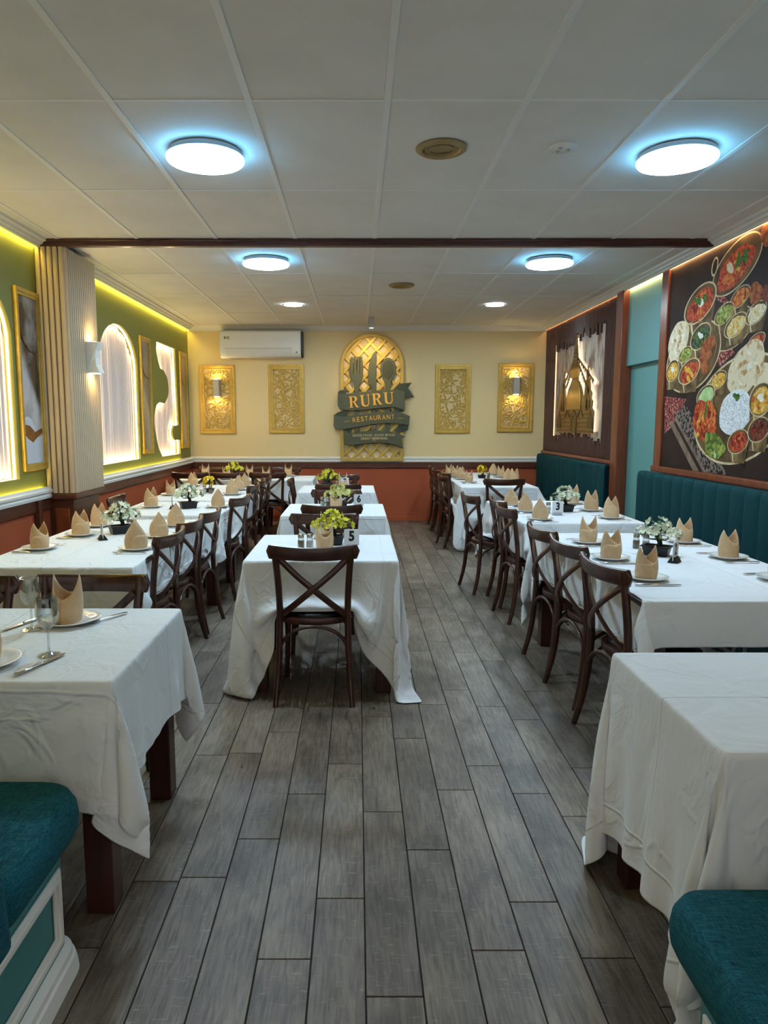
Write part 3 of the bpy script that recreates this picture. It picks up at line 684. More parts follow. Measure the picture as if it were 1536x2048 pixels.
# ------------------------------------------------------------------ gilded leaf panels on the back wall
def leaf_panel(x, z, label):
    t = thing('leaf_panel', label, 'wall art', (x, YB, z), 0, 'gilded leaf panels on the back wall')
    wd, hh = .52, 1.01
    extr('outer_frame', [frame_loop(wd, hh, 0), frame_loop(wd, hh, .024)], .030, GOLD, BACK, t, bevel=.005)
    extr('middle_frame', [frame_loop(wd, hh, .024), frame_loop(wd, hh, .046)], .020, GOLD, BACK, t, bevel=.005)
    extr('inner_frame', [frame_loop(wd, hh, .046), frame_loop(wd, hh, .062)], .026, GOLD, BACK, t, bevel=.004)
    m = MB(); rnd = random.Random(int(x * 100)); iw, ih = wd / 2 - .055, hh / 2 - .055
    nodes = []
    for q in range(400):
        p = (rnd.uniform(-iw, iw), rnd.uniform(-ih, ih))
        if all(math.hypot(p[0] - n[0], p[1] - n[1]) > .088 for n in nodes): nodes.append(p)
    for cx, cz in nodes:
        a0 = rnd.random() * 6.28; nl = rnd.choice([5, 6, 7])
        for k in range(nl):
            a = a0 + 2 * PI * k / nl + rnd.uniform(-.3, .3); ln = rnd.uniform(.075, .125); ww = rnd.uniform(.0105, .0155)
            c, s = math.cos(a), math.sin(a); out = []
            for u, v in ((0, 0), (.25, .7), (.5, 1), (.8, .6), (1, 0), (.8, -.6), (.5, -1), (.25, -.7)):
                out.append((min(max(cx + c * u * ln - s * v * ww, -iw), iw), min(max(cz + s * u * ln + c * v * ww, -ih), ih)))
            h0 = rnd.uniform(.010, .016)
            n = len(out); ce = (sum(p[0] for p in out) / n, sum(p[1] for p in out) / n)
            vs = [(a_, -.002, b_) for a_, b_ in out] + [(a_, -h0, b_) for a_, b_ in out] + [(ce[0], -h0 - .006, ce[1])]
            fs = [(i, (i + 1) % n, n + (i + 1) % n, n + i) for i in range(n)] + [(n + i, n + (i + 1) % n, 2 * n) for i in range(n)]
            m.add(vs, fs)
    o = m.build('leaf_fretwork', GOLD, t); o['kind'] = 'stuff'
    return t
leaf_panel(-2.10, 1.84, 'gilded leaf panel with lit wall lamp below the air conditioner, by the green wall')
leaf_panel(-1.065, 1.85, 'unlit gilded leaf panel between the air conditioner corner and the restaurant sign')
leaf_panel(1.43, 1.85, 'unlit gilded leaf panel right of the restaurant sign')
leaf_panel(2.37, 1.866, 'gilded leaf panel with lit wall lamp next to the dark battens')
sconce_led = emis('sconce_led', (1.0, .74, .30), SCONCE)
def sconce(x, z, label):
    t = thing('wall_sconce', label, 'wall lamp', (x, YB - .036, z), 0, 'box wall lamps on the back wall')
    MB().box(-.045, .045, -.11, 0, -.125, .125).build('housing', GREY, t, bevel=.004)
    MB().box(-.030, .030, -.085, -.02, .1255, .128).build('up_light', sconce_led, t); MB().box(-.030, .030, -.085, -.02, -.128, -.1255).build('down_light', sconce_led, t)
sconce(-2.095, 2.01, 'grey box wall lamp shining up and down on the gilded panel by the green wall')
sconce(2.36, 2.04, 'grey box wall lamp shining up and down on the gilded panel by the battens')
t = thing('wall_sconce', 'white hourglass wall lamp glowing on the ribbed pillar', 'wall lamp', (px1 + .009, 6.16, 2.045))
hp = [(.0, -.13), (.115, -.13), (.085, -.06), (.078, 0), (.085, .06), (.115, .13), (0, .13)]
m = MB().prism(hp, -.05, .05, lambda a, b, h: (a, h * (1 + .25 * abs(b) / .13), b)); m.build('housing', WHITE, t, bevel=.003)
MB().box(.015, .085, -.035, .035, .1305, .133).build('up_light', sconce_led, t); MB().box(.015, .085, -.035, .035, -.133, -.1305).build('down_light', sconce_led, t)

# ------------------------------------------------------------------ restaurant sign: gilded lattice arch, cutlery, ribbons, lettering
SX, SZ = .217, 1.86                                        # centre of the sign on the back wall
sign = thing('restaurant_sign', 'gilded lattice arch sign with green cutlery and ribbons reading RURU RESTAURANT', 'sign', (SX, YB, SZ))
U = .001263
def D(pts): return [((a - 732) * U, (918 - b) * U) for a, b in pts]           # sign design units -> metres round the sign centre
HW, SPZ, BTZ = .470, .475, -.935
def arch_loop(i, n=32):
    r = HW - i
    return [(-r, BTZ + i), (r, BTZ + i)] + [(r * math.cos(PI * k / n), SPZ + r * math.sin(PI * k / n)) for k in range(n + 1)]
fr_ = extr('arch_frame', [arch_loop(0), arch_loop(.042)], .036, GOLD_LAT, BACK, sign, (0, 0, .030), bevel=.004)
def inside(x, z):
    r = HW - .02
    return abs(x) < r and z > BTZ + .02 and (z < SPZ or math.hypot(x, z - SPZ) < r)
for dirn in (1, -1):
    k = -12
    while k <= 12:
        c = k * .205 + (.05 if dirn > 0 else .0); k += 1
        ts = [t for t in np.linspace(-1.6, 1.6, 641) if inside(t, SPZ - .3 + dirn * t * 1.08 + c)]
        if len(ts) < 14: continue
        p = [(t, SPZ - .3 + dirn * t * 1.08 + c) for t in (ts[0], ts[-1])]
        dx, dz = p[1][0] - p[0][0], p[1][1] - p[0][1]; ln = math.hypot(dx, dz); nx, nz = -dz / ln * .018, dx / ln * .018
        extr('lattice_slat', [[(p[0][0] - nx, p[0][1] - nz), (p[1][0] - nx, p[1][1] - nz), (p[1][0] + nx, p[1][1] + nz), (p[0][0] + nx, p[0][1] + nz)]], .012, GOLD_LAT, BACK, sign, (0, 0, .034 if dirn > 0 else .021), bevel=.003)
fork = [(487, 445), (505, 445), (507, 640), (522, 650), (524, 445), (542, 440), (545, 640), (558, 650), (562, 440), (580, 440), (583, 640), (594, 648), (596, 440), (611, 440), (623, 560), (622, 660), (610, 705), (585, 745), (577, 790), (577, 1465), (570, 1488), (555, 1496), (540, 1488), (530, 1465), (530, 790), (522, 750), (495, 710), (477, 660), (474, 560)]
knife = [(777, 372), (778, 1330), (726, 1330), (730, 800), (712, 775), (690, 755), (689, 620), (697, 540), (715, 470), (745, 405)]
spoon = ell(918, 582, 86, 125, 40)[8:32]
spoon = [(918 + 86 * math.sin(a) * (1 if math.cos(a) > -.2 else .97), 582 - 128 * math.cos(a)) for a in np.linspace(-2.55, 2.55, 40)] + [(940, 770), (937, 1455), (930, 1478), (915, 1484), (900, 1478), (893, 1455), (892, 770)]
for nm, pts, h in (('fork', fork, .024), ('knife', knife, .022), ('spoon', spoon, .024)):
    extr(nm, [D(pts)], h, SIGN_GREEN, BACK, sign, (0, 0, .050), bevel=.006)
bowl_in = [(918 + 66 * math.sin(a), 590 - 104 * math.cos(a)) for a in np.linspace(0, 2 * PI, 36, endpoint=False)]
extr('spoon_bowl', [D(bowl_in)], .006, SIGN_DARK, BACK, sign, (0, 0, .072), bevel=.0025)
r1 = [(332, 866)] + interp([(332, 866), (440, 870), (560, 858), (700, 842), (850, 828), (1000, 826), (1075, 834), (1115, 852)], 3)[1:] + [(1112, 1062)] + interp([(1085, 1050), (1000, 1022), (880, 1024), (720, 1042), (560, 1056), (420, 1056), (352, 1042)], 3) + [(330, 1005)]
r2 = interp([(284, 1116), (400, 1134), (560, 1114), (720, 1094), (880, 1080), (1050, 1086), (1176, 1130)], 3) + [(1166, 1235)] + interp([(1120, 1225), (1050, 1214), (880, 1208), (720, 1224), (560, 1250), (420, 1278), (300, 1282)], 3) + [(280, 1245)]
r3 = interp([(394, 1290), (480, 1334), (600, 1316), (750, 1302), (900, 1306), (1000, 1326), (1122, 1368)], 3) + [(1082, 1396), (1096, 1506)] + interp([(1060, 1490), (1000, 1466), (900, 1442), (750, 1440), (600, 1452), (480, 1470), (408, 1455)], 3)
rb = [extr('ribbon', [D(r)], .022, SIGN_GREEN, BACK, sign, (0, 0, .085), bevel=.005) for r in (r1, r2, r3)]
folds = [[(332, 868), (335, 845), (365, 826), (415, 824), (448, 836), (420, 862), (380, 868)], [(1010, 800), (1060, 752), (1195, 738), (1150, 800), (1226, 905), (1108, 912), (1100, 860)],
         [(284, 1116), (330, 1085), (432, 1055), (436, 1130), (350, 1136)], [(1000, 1015), (1112, 1040), (1104, 1070), (1060, 1084), (1000, 1080)],
         [(394, 1290), (420, 1266), (482, 1262), (486, 1336)], [(1000, 1300), (1060, 1235), (1168, 1200), (1160, 1285), (1110, 1314), (1040, 1322)]]
for i, fo in enumerate(folds): extr('ribbon_fold', [D(fo)], .016, SIGN_DARK, BACK, sign, (0, 0, .066), bevel=.003)
Upoly = [(0, 1), (.40, 1), (.40, .95), (.30, .93), (.30, .32), (.34, .16), (.45, .09), (.58, .09), (.70, .17), (.74, .32), (.74, .93), (.64, .95), (.64, 1), (.92, 1), (.92, .95), (.82, .93), (.82, .30), (.76, .10), (.62, 0), (.42, -.01), (.22, .04), (.12, .16), (.10, .30), (.10, .93), (0, .95)]
Rpoly = [(0, 1), (.52, 1), (.70, .95), (.78, .84), (.78, .70), (.70, .58), (.56, .51), (.80, .1), (.86, .06), (.93, .05), (.93, 0), (.66, 0), (.40, .48), (.30, .48), (.30, .07), (.40, .05), (.40, 0), (0, 0), (0, .05), (.10, .07), (.10, .93), (0, .95)]
Rhole = [(.30, .93), (.30, .55), (.44, .55), (.55, .62), (.58, .74), (.54, .87), (.44, .93)]
for ch, x, y, ww, hh, rot in (('R', 464, 1032, 125, 132, .07), ('U', 598, 1020, 128, 136, .09), ('R', 738, 1002, 128, 134, .09), ('U', 874, 988, 126, 134, .07)):
    loops = [Upoly] if ch == 'U' else [Rpoly, Rhole]
    c, s = math.cos(rot), math.sin(rot)
    L2 = [[((x - 732 + (a * ww * c - b * hh * s)) * U, (918 - y + (a * ww * s + b * hh * c)) * U) for a, b in lp] for lp in loops]
    extr('letter_' + ch.lower(), L2, .012, LETTER, BACK, rb[0], (0, 0, .108))
def fit_text(body, cx, cy, wd, hh, m, parent, rot=0, z=.108, depth=.008, bold=.0008, space=1.05, name='lettering'):
    o = text(name, body, .1, depth, m, None, parent, bold=bold, space=space)
    co = np.array([v.co[:] for v in o.data.vertices]); mn, mxx = co.min(0), co.max(0)
    o.data.transform(Matrix.Translation((-(mn[0] + mxx[0]) / 2, -(mn[1] + mxx[1]) / 2, 0)))
    o.data.transform(Matrix.Diagonal((wd * U / (mxx[0] - mn[0]), hh * U / (mxx[1] - mn[1]), 1, 1)))
    o.data.transform(Matrix.Rotation(rot, 4, 'Z')); o.data.transform(Matrix.Translation(((cx - 732) * U, (918 - cy) * U, z))); o.data.transform(BACK)
    return o
word = 'RESTAURANT'; wds = [38, 34, 36, 36, 42, 40, 38, 42, 42, 36]; gap = (492 - sum(wds)) / 9; xx = 503
for chh, wdd in zip(word, wds):
    cxx = xx + wdd / 2; tt = (cxx - 503) / 492; xx += wdd + gap
    fit_text(chh, cxx, 1205 - 72 * tt + 32 * tt * tt - 29, wdd, 56, LETTER, rb[1], .13 - .12 * tt, name='letter_' + chh.lower())
fit_text('GOOD FOOD. GOOD MOOD.', 756, 1352, 512, 27, LETTER_PALE, rb[2], .015); fit_text('GREAT MEMORIES.', 760, 1390, 322, 27, LETTER_PALE, rb[2], .01)
for a in ([(400, 1192), (474, 1182), (474, 1187), (400, 1197)], [(1035, 1148), (1100, 1152), (1100, 1157), (1035, 1153)]): extr('dash', [D(a)], .006, LETTER, BACK, rb[1], (0, 0, .108))
extr('dash', [D([(735, 1412), (775, 1411), (775, 1415), (735, 1416)])], .006, LETTER, BACK, rb[2], (0, 0, .108))
hrt = [(16 * math.sin(t) ** 3, -(13 * math.cos(t) - 5 * math.cos(2 * t) - 2 * math.cos(3 * t) - math.cos(4 * t))) for t in np.linspace(0, 2 * PI, 30, endpoint=False)]
extr('heart', [D([(748 + a * 1.5, 1256 + b * 1.5) for a, b in hrt])], .006, mat('heart_pink', (216, 150, 120), .5), BACK, sign, (0, 0, .073))
extr('heart_inner', [D([(748 + a * .9, 1256 + b * .9) for a, b in hrt])], .004, SIGN_DARK, BACK, sign, (0, 0, .078))

# spot that lights the sign
sp = thing('ceiling_spotlight', 'small grey square spotlight on the ceiling in front of the sign', 'spotlight', (.19, 9.93, ZC - .004))
MB().box(-.036, .036, -.036, .036, -.135, 0).build('housing', GREY, sp, bevel=.004)
MB().box(-.026, .026, -.026, .026, -.1375, -.1352).build('lens', emis('spot_lens', (1, .8, .45), 6), sp)
sl = bpy.data.lights.new('sign_spot', 'SPOT'); sl.energy = 40; sl.color = (1, .76, .38); sl.spot_size = math.radians(68); sl.spot_blend = .8; sl.shadow_soft_size = .03
slo = bpy.data.objects.new('bulb', sl); COL.objects.link(slo); slo.parent = sp; slo.location = (0, 0, -.145)
slo.rotation_euler = Vector((0.02, .87, -.52)).to_track_quat('-Z', 'Y').to_euler()

# ------------------------------------------------------------------ air conditioner
ac = thing('air_conditioner', 'white split air conditioner high on the cream back wall', 'air conditioner', (-1.415, YB - .004, 2.64))
pr = [(0, .195), (-.17, .195), (-.195, .185), (-.205, .165), (-.205, -.08), (-.195, -.135), (-.165, -.175), (-.12, -.195), (0, -.195)]
MB().prism(pr, -.60, .585, lambda a, b, h: (h, a, b)).build('body', PLASTIC, ac, bevel=.008, seg=2)
MB().prism([(a * .94, b * .94) for a, b in pr], .585, .612, lambda a, b, h: (h, a, b)).build('end_cap', mat('ac_dark', (52, 50, 48), .5), ac)
MB().prism([(-.2065, -.065), (-.2065, -.083), (-.1965, -.1365), (-.1685, -.172), (-.160, -.165), (-.188, -.13), (-.197, -.08), (-.197, -.065)], -.52, .46, lambda a, b, h: (h, a, b)).build('louvre', mat('ac_louvre', (222, 219, 212), .3), ac, smooth=40)
MB().box(-.52, .46, -.2072, -.20, -.064, -.060).build('louvre_gap', mat('ac_gap', (120, 112, 100), .6), ac)
for x0, x1, z0, z1, c in ((-.535, -.505, .07, .105, (110, 122, 70)), (-.495, -.455, .085, .105, (150, 140, 120)), (-.495, -.455, .065, .080, (150, 140, 120))):
    MB().box(x0, x1, -.2062, -.2052, z0, z1).build('sticker', mat('sticker_%d' % c[0], c, .5), ac)
MB().lathe([(0.0, .0), (.012, 0), (.012, .003), (0, .003)], 14).build('button', mat('ac_button', (120, 96, 84), .5), ac, loc=(.525, -.199, -.12)).rotation_euler = (PI / 2, 0, 0)
for x in (-.35, -.02, .14): MB().box(x, x + .05, -.2060, -.2052, -.05, -.044).build('indicator', mat('ac_ind', (248, 246, 240), .2), ac)

# ------------------------------------------------------------------ ceiling lamps and fittings
LAMP_M = emis('lamp_diffuser', (.56, .79, 1.0), LAMP)
def disc_lamp(x, y, label):
    t = thing('ceiling_lamp', label, 'ceiling lamp', (x, y, ZC - .005), 0, 'round flat ceiling lamps')
    MB().lathe([(.0, 0), (.188, 0), (.192, -.004), (.192, -.022), (.2015, -.029), (.10, -.030), (0, -.030)], 48).build('base_ring', mat('lamp_ring', (196, 210, 222), .5), t, smooth=30)
    MB().lathe([(.2015, -.029), (.204, -.034), (.203, -.042), (.196, -.049)], 48, cap=False).build('rim', emis('lamp_rim', (.16, .58, 1.0), 22.0), t, smooth=60)
    MB().lathe([(.196, -.049), (.175, -.054), (.12, -.057), (0, -.058)], 48, cap=False).build('diffuser', LAMP_M, t, smooth=60)
disc_lamp(-.803, 3.955, 'round glowing disc lamp on the ceiling, nearest on the green wall side')
disc_lamp(1.692, 3.965, 'round glowing disc lamp on the ceiling, nearest on the mural side')
disc_lamp(-.802, 6.45, 'round glowing disc lamp just past the beam on the green wall side')
disc_lamp(1.683, 6.45, 'round glowing disc lamp just past the beam on the mural side')
for x, lb in ((-.78, 'small recessed downlight near the back wall above the air conditioner'), (1.665, 'small recessed downlight near the back wall towards the battens')):
    t = thing('downlight', lb, 'downlight', (x, 8.845, ZC - .004), 0, 'recessed downlights by the back wall')
    MB().lathe([(.105, 0), (.130, 0), (.130, -.004), (.112, -.008), (.105, -.004)], 36, cap=False).build('trim_ring', PLASTIC, t, smooth=40)
    MB().lathe([(0, -.0075), (.106, -.0075), (.106, -.002), (0, -.002)], 36).build('lens', emis('downlight_lens', (.72, .9, 1.0), LAMP * 3.0), t)
for x, y, lb in ((.437, 3.905, 'round brass ceiling vent between the two near disc lamps'), (.458, 7.63, 'round brass ceiling vent past the beam, near the back')):
    t = thing('ceiling_vent', lb, 'vent', (x, y, ZC - .004), 0, 'round brass ceiling vents')
    MB().lathe([(.088, 0), (.133, 0), (.133, -.006), (.118, -.015), (.100, -.014), (.092, -.004), (.088, 0)], 40, cap=False).build('rim', BRASS, t, smooth=40)
    MB().lathe([(0, -.006), (.09, -.006), (.09, 0), (0, 0)], 40).build('plate', mat('vent_plate', (140, 114, 70), .45, .2), t)
    MB().lathe([(.06, -.006), (.066, -.006), (.066, -.010), (.06, -.010), (.06, -.006)], 32, cap=False).build('ring', BRASS, t)
t = thing('smoke_detector', 'flat white smoke detector on a ceiling panel', 'smoke detector', (1.063, 3.89, ZC - .002))
MB().lathe([(0, 0), (.075, 0), (.075, -.006), (.068, -.012), (0, -.013)], 32).build('base', PLASTIC, t, smooth=40)
for a in (0, 2.2, 4.1): MB().lathe([(0, -.013), (.010, -.013), (.008, -.017), (0, -.017)], 12, (.03 * math.cos(a), .03 * math.sin(a), 0)).build('contact', GREY, t)

# ------------------------------------------------------------------ cross-back chair (one built, the rest copied)
def arch_brace(p0, p1, top, bow=(0, 0), n=18):
    out = []
    for k in range(n + 1):
        a = PI * k / n; t = .5 - .5 * math.cos(a); s = math.sin(a) ** .75
        out.append((p0[0] + (p1[0] - p0[0]) * t + bow[0] * s, p0[1] + (p1[1] - p0[1]) * t + bow[1] * s, p0[2] + (p1[2] - p0[2]) * t + (top - p0[2]) * s))
    return out
def seat_outline(gr=0.0, n=48):
    out = []
    for k in range(n):
        a = 2 * PI * k / n; c, s = math.cos(a), math.sin(a); e = .72
        wd = .208 - .018 * (-s) if s < 0 else .208
        out.append(((wd + gr) * abs(c) ** e * (1 if c > 0 else -1), .008 + (.208 + gr) * abs(s) ** e * (1 if s > 0 else -1)))
    return out
def make_chair(label):
    t = thing('dining_chair', label, 'chair', group='cross-back dining chairs')
    for s in (-1, 1):
        MB().tube(interp([(s * .204, -.262, 0), (s * .192, -.225, .16), (s * .183, -.206, .34), (s * .180, -.200, .47), (s * .182, -.207, .60), (s * .190, -.226, .73), (s * .199, -.246, .835), (s * .199, -.250, .862)], 4),
                  [.0150 + .0035 * min(1, k / 6) for k in range(29)], 10).build('rear_post', CHAIR_WOOD, t, smooth=60)
        MB().tube(interp([(s * .172, .165, .435), (s * .176, .170, .25), (s * .186, .188, 0)], 5), [.0185, .0185, .018, .018, .0175, .017, .0165, .016, .0155, .015, .0145], 10).build('front_leg', CHAIR_WOOD, t, smooth=60)
        MB().tube(interp([(s * .178, -.228, .795), (s * .09, -.262 - .006 * s, .715), (0, -.272 - .006 * s, .640), (-s * .085, -.254 - .006 * s, .565), (-s * .172, -.205, .485)], 6), .017, 8, (1.0, .34), up=(0, 1, 0)).build('cross_slat', CHAIR_WOOD, t, smooth=60)
        MB().tube(arch_brace((s * .190, -.215, .235), (s * .182, .165, .235), .425), .0095, 8).build('side_brace', CHAIR_WOOD, t, smooth=60)
    # crest rail: bent slab, thick rounded ends
    n = 28; sec = 12; vs = []; fs = []
    for i in range(n + 1):
        u = -1 + 2 * i / n; x = .243 * u; y = -.282 + .052 * u * u
        endr = min(1.0, math.sqrt(max(0.0, 1 - max(0, abs(u) - .93) ** 2 / .07 ** 2)) + .12)
        hh = (.036 + .004 * u * u) * endr; th = (.0125 + .006 * max(0, abs(u) - .7) / .3) * endr; zc = .826 + .010 * u * u
        ty = .104 * u / .243; ln = math.hypot(1, ty); nx, ny = -ty / ln, 1 / ln
        for k in range(sec):
            a = 2 * PI * k / sec; ca, sa = math.cos(a), math.sin(a)
            px, pz = th * abs(ca) ** .6 * (1 if ca > 0 else -1), hh * abs(sa) ** .6 * (1 if sa > 0 else -1)
            vs.append((x + nx * px, y + ny * px - .10 * pz, zc + pz))
    for i in range(n):
        for k in range(sec): k2 = (k + 1) % sec; fs.append((i * sec + k, i * sec + k2, (i + 1) * sec + k2, (i + 1) * sec + k))
    fs += [tuple(reversed(range(sec))), tuple(n * sec + k for k in range(sec))]
    MB().add(vs, fs).build('crest_rail', CHAIR_WOOD, t, smooth=50)
    MB().prism(seat_outline(), .428, .462, lambda a, b, h: (a, b, h)).build('seat', CHAIR_WOOD, t, smooth=40, bevel=.008, seg=2)
    lo = seat_outline(-.030); m = MB(); rings = []
    for gr, z in ((-.030, .4615), (-.026, .470), (-.034, .479), (-.06, .486), (-.12, .490)): rings.append([(a, b, z) for a, b in seat_outline(gr)])
    n = len(lo); vs = [v for r in rings for v in r]; fs = []
    for i in range(len(rings) - 1):
        for k in range(n): k2 = (k + 1) % n; fs.append((i * n + k, i * n + k2, (i + 1) * n + k2, (i + 1) * n + k))
    fs.append(tuple((len(rings) - 1) * n + k for k in range(n))); m.add(vs, fs); m.build('seat_cushion', CUSHION, t, smooth=70)
    MB().tube(arch_brace((-.188, -.212, .235), (.188, -.212, .235), .425), .0100, 8).build('back_brace', CHAIR_WOOD, t, smooth=60)
    MB().tube(arch_brace((-.180, .170, .24), (.180, .170, .24), .420), .0095, 8).build('front_brace', CHAIR_WOOD, t, smooth=60)
    return t
R_ = math.radians
CH = [  # x, y, facing, label
    (-.232, 3.875, 0, 'dark cross-back chair with its back to the viewer at table number five'),
    (-.234, 4.66, PI, 'dark cross-back chair facing the viewer behind table number five'),
    (-.20, 5.70, 0, 'dark cross-back chair with its back to the viewer in front of table number six'),
    (-.20, 6.45, PI, 'dark cross-back chair facing the viewer behind table number six'),
    (-.20, 7.56, 0, 'dark cross-back chair with its back to the viewer in front of table number seven'),
    (-.215, 8.44, PI, 'dark cross-back chair facing the viewer behind table number seven'),
    (-.50, 8.00, R_(-88), 'dark cross-back chair seen edge-on at the left side of table number seven'),
    (1.372, 3.240, R_(-83), 'cross-back chair nearest the viewer on the aisle side of table number two'),
    (1.372, 3.80, R_(-83), 'middle cross-back chair on the aisle side of table number two'),
    (1.365, 4.31, R_(-84), 'cross-back chair furthest back on the aisle side of table number two'),
    (1.37, 5.39, R_(-84), 'cross-back chair nearest the viewer on the aisle side of table number three'),
    (1.405, 5.86, R_(-86), 'middle cross-back chair on the aisle side of table number three, half hidden'),
    (1.24, 6.32, R_(-80), 'cross-back chair pulled out into the aisle at the far corner of table number three'),
    (1.669, 8.285, 0, 'cross-back chair at the near head of the far table by the battens'),
    (1.275, 8.62, R_(-83), 'first of four aisle chairs, nearest, at the far table by the battens'),
    (1.378, 9.10, R_(-86), 'second of four aisle chairs at the far table by the battens'),
    (1.31, 9.66, R_(-84), 'third of four aisle chairs at the far table by the battens'),
    (1.32, 10.22, R_(-85), 'last of four aisle chairs, by the back wall, at the far table by the battens'),
    (-1.338, 4.125, R_(84), 'cross-back chair nearest the viewer on the aisle side of table number nine'),
    (-1.338, 4.645, R_(84), 'middle cross-back chair on the aisle side of table number nine'),
    (-1.31, 5.14, R_(85), 'cross-back chair furthest back on the aisle side of table number nine'),
    (-1.25, 6.14, R_(79), 'cross-back chair on the aisle side of the table with white flowers behind table nine'),
    (-1.845, 6.12, R_(-88), 'cross-back chair between the rust dado and the table behind number nine'),
    (-1.315, 7.31, R_(85), 'nearest of three aisle chairs at the table with the yellow daisies'),
    (-1.318, 7.86, R_(86), 'middle of three aisle chairs at the table with the yellow daisies'),
    (-1.318, 8.38, R_(86), 'last of three aisle chairs at the table with the yellow daisies'),
    (-2.138, 9.30, 0, 'left of three chairs turned away at the table along the back wall'),
    (-1.645, 9.30, 0, 'middle of three chairs turned away at the table along the back wall'),
    (-1.147, 9.30, 0, 'right of three chairs turned away at the table along the back wall'),
    (-2.05, 9.98, PI, 'left of three chairs facing the viewer against the back wall'),
    (-1.55, 9.98, PI, 'middle of three chairs facing the viewer against the back wall'),
    (-1.05, 9.98, PI, 'right of three chairs facing the viewer against the back wall'),
    (-.62, 9.56, R_(90), 'cross-back chair at the right head of the table along the back wall'),
    (-1.108, 2.665, PI, 'cross-back chair facing the viewer behind the near table with wine glasses'),
    (-1.640, 2.640, PI, 'cross-back chair cut off by the left picture edge behind the near table'),
]
chair0 = make_chair(CH[0][3])
for i, (x, y, a, lb) in enumerate(CH):
    if i == 0: chair0.location = (x, y, 0); chair0.rotation_euler = (0, 0, a)
    else: copy_thing(chair0, (x, y, 0), a, lb)

# ------------------------------------------------------------------ tables and draped cloths
def table(x0, x1, y0, y1, label, ix=.03, iy=.03):
    t = thing('dining_table', label, 'table', ((x0 + x1) / 2, (y0 + y1) / 2, 0), 0, 'cloth-covered dining tables')
    a, b = (x1 - x0) / 2 - .004, (y1 - y0) / 2 - .004
    MB().box(-a + .010, a - .010, -b + .010, b - .010, .712, .742).build('tabletop', TABLE_WOOD, t, bevel=.006)
    for sx in (-1, 1):
        for sy in (-1, 1):
            MB().box(sx * (a - ix) - (.085 if sx > 0 else 0), sx * (a - ix) + (0 if sx > 0 else .085), sy * (b - iy) - (.085 if sy > 0 else 0), sy * (b - iy) + (0 if sy > 0 else .085), 0, .715).build('leg', TABLE_WOOD, t, bevel=.004)
        MB().box(sx * (a - .06) - .012, sx * (a - .06) + .012, -b + .12, b - .12, .63, .715).build('apron', TABLE_WOOD, t)
        MB().box(-a + .12, a - .12, sx * (b - .06) - .012, sx * (b - .06) + .012, .63, .715).build('apron', TABLE_WOOD, t)
    return t
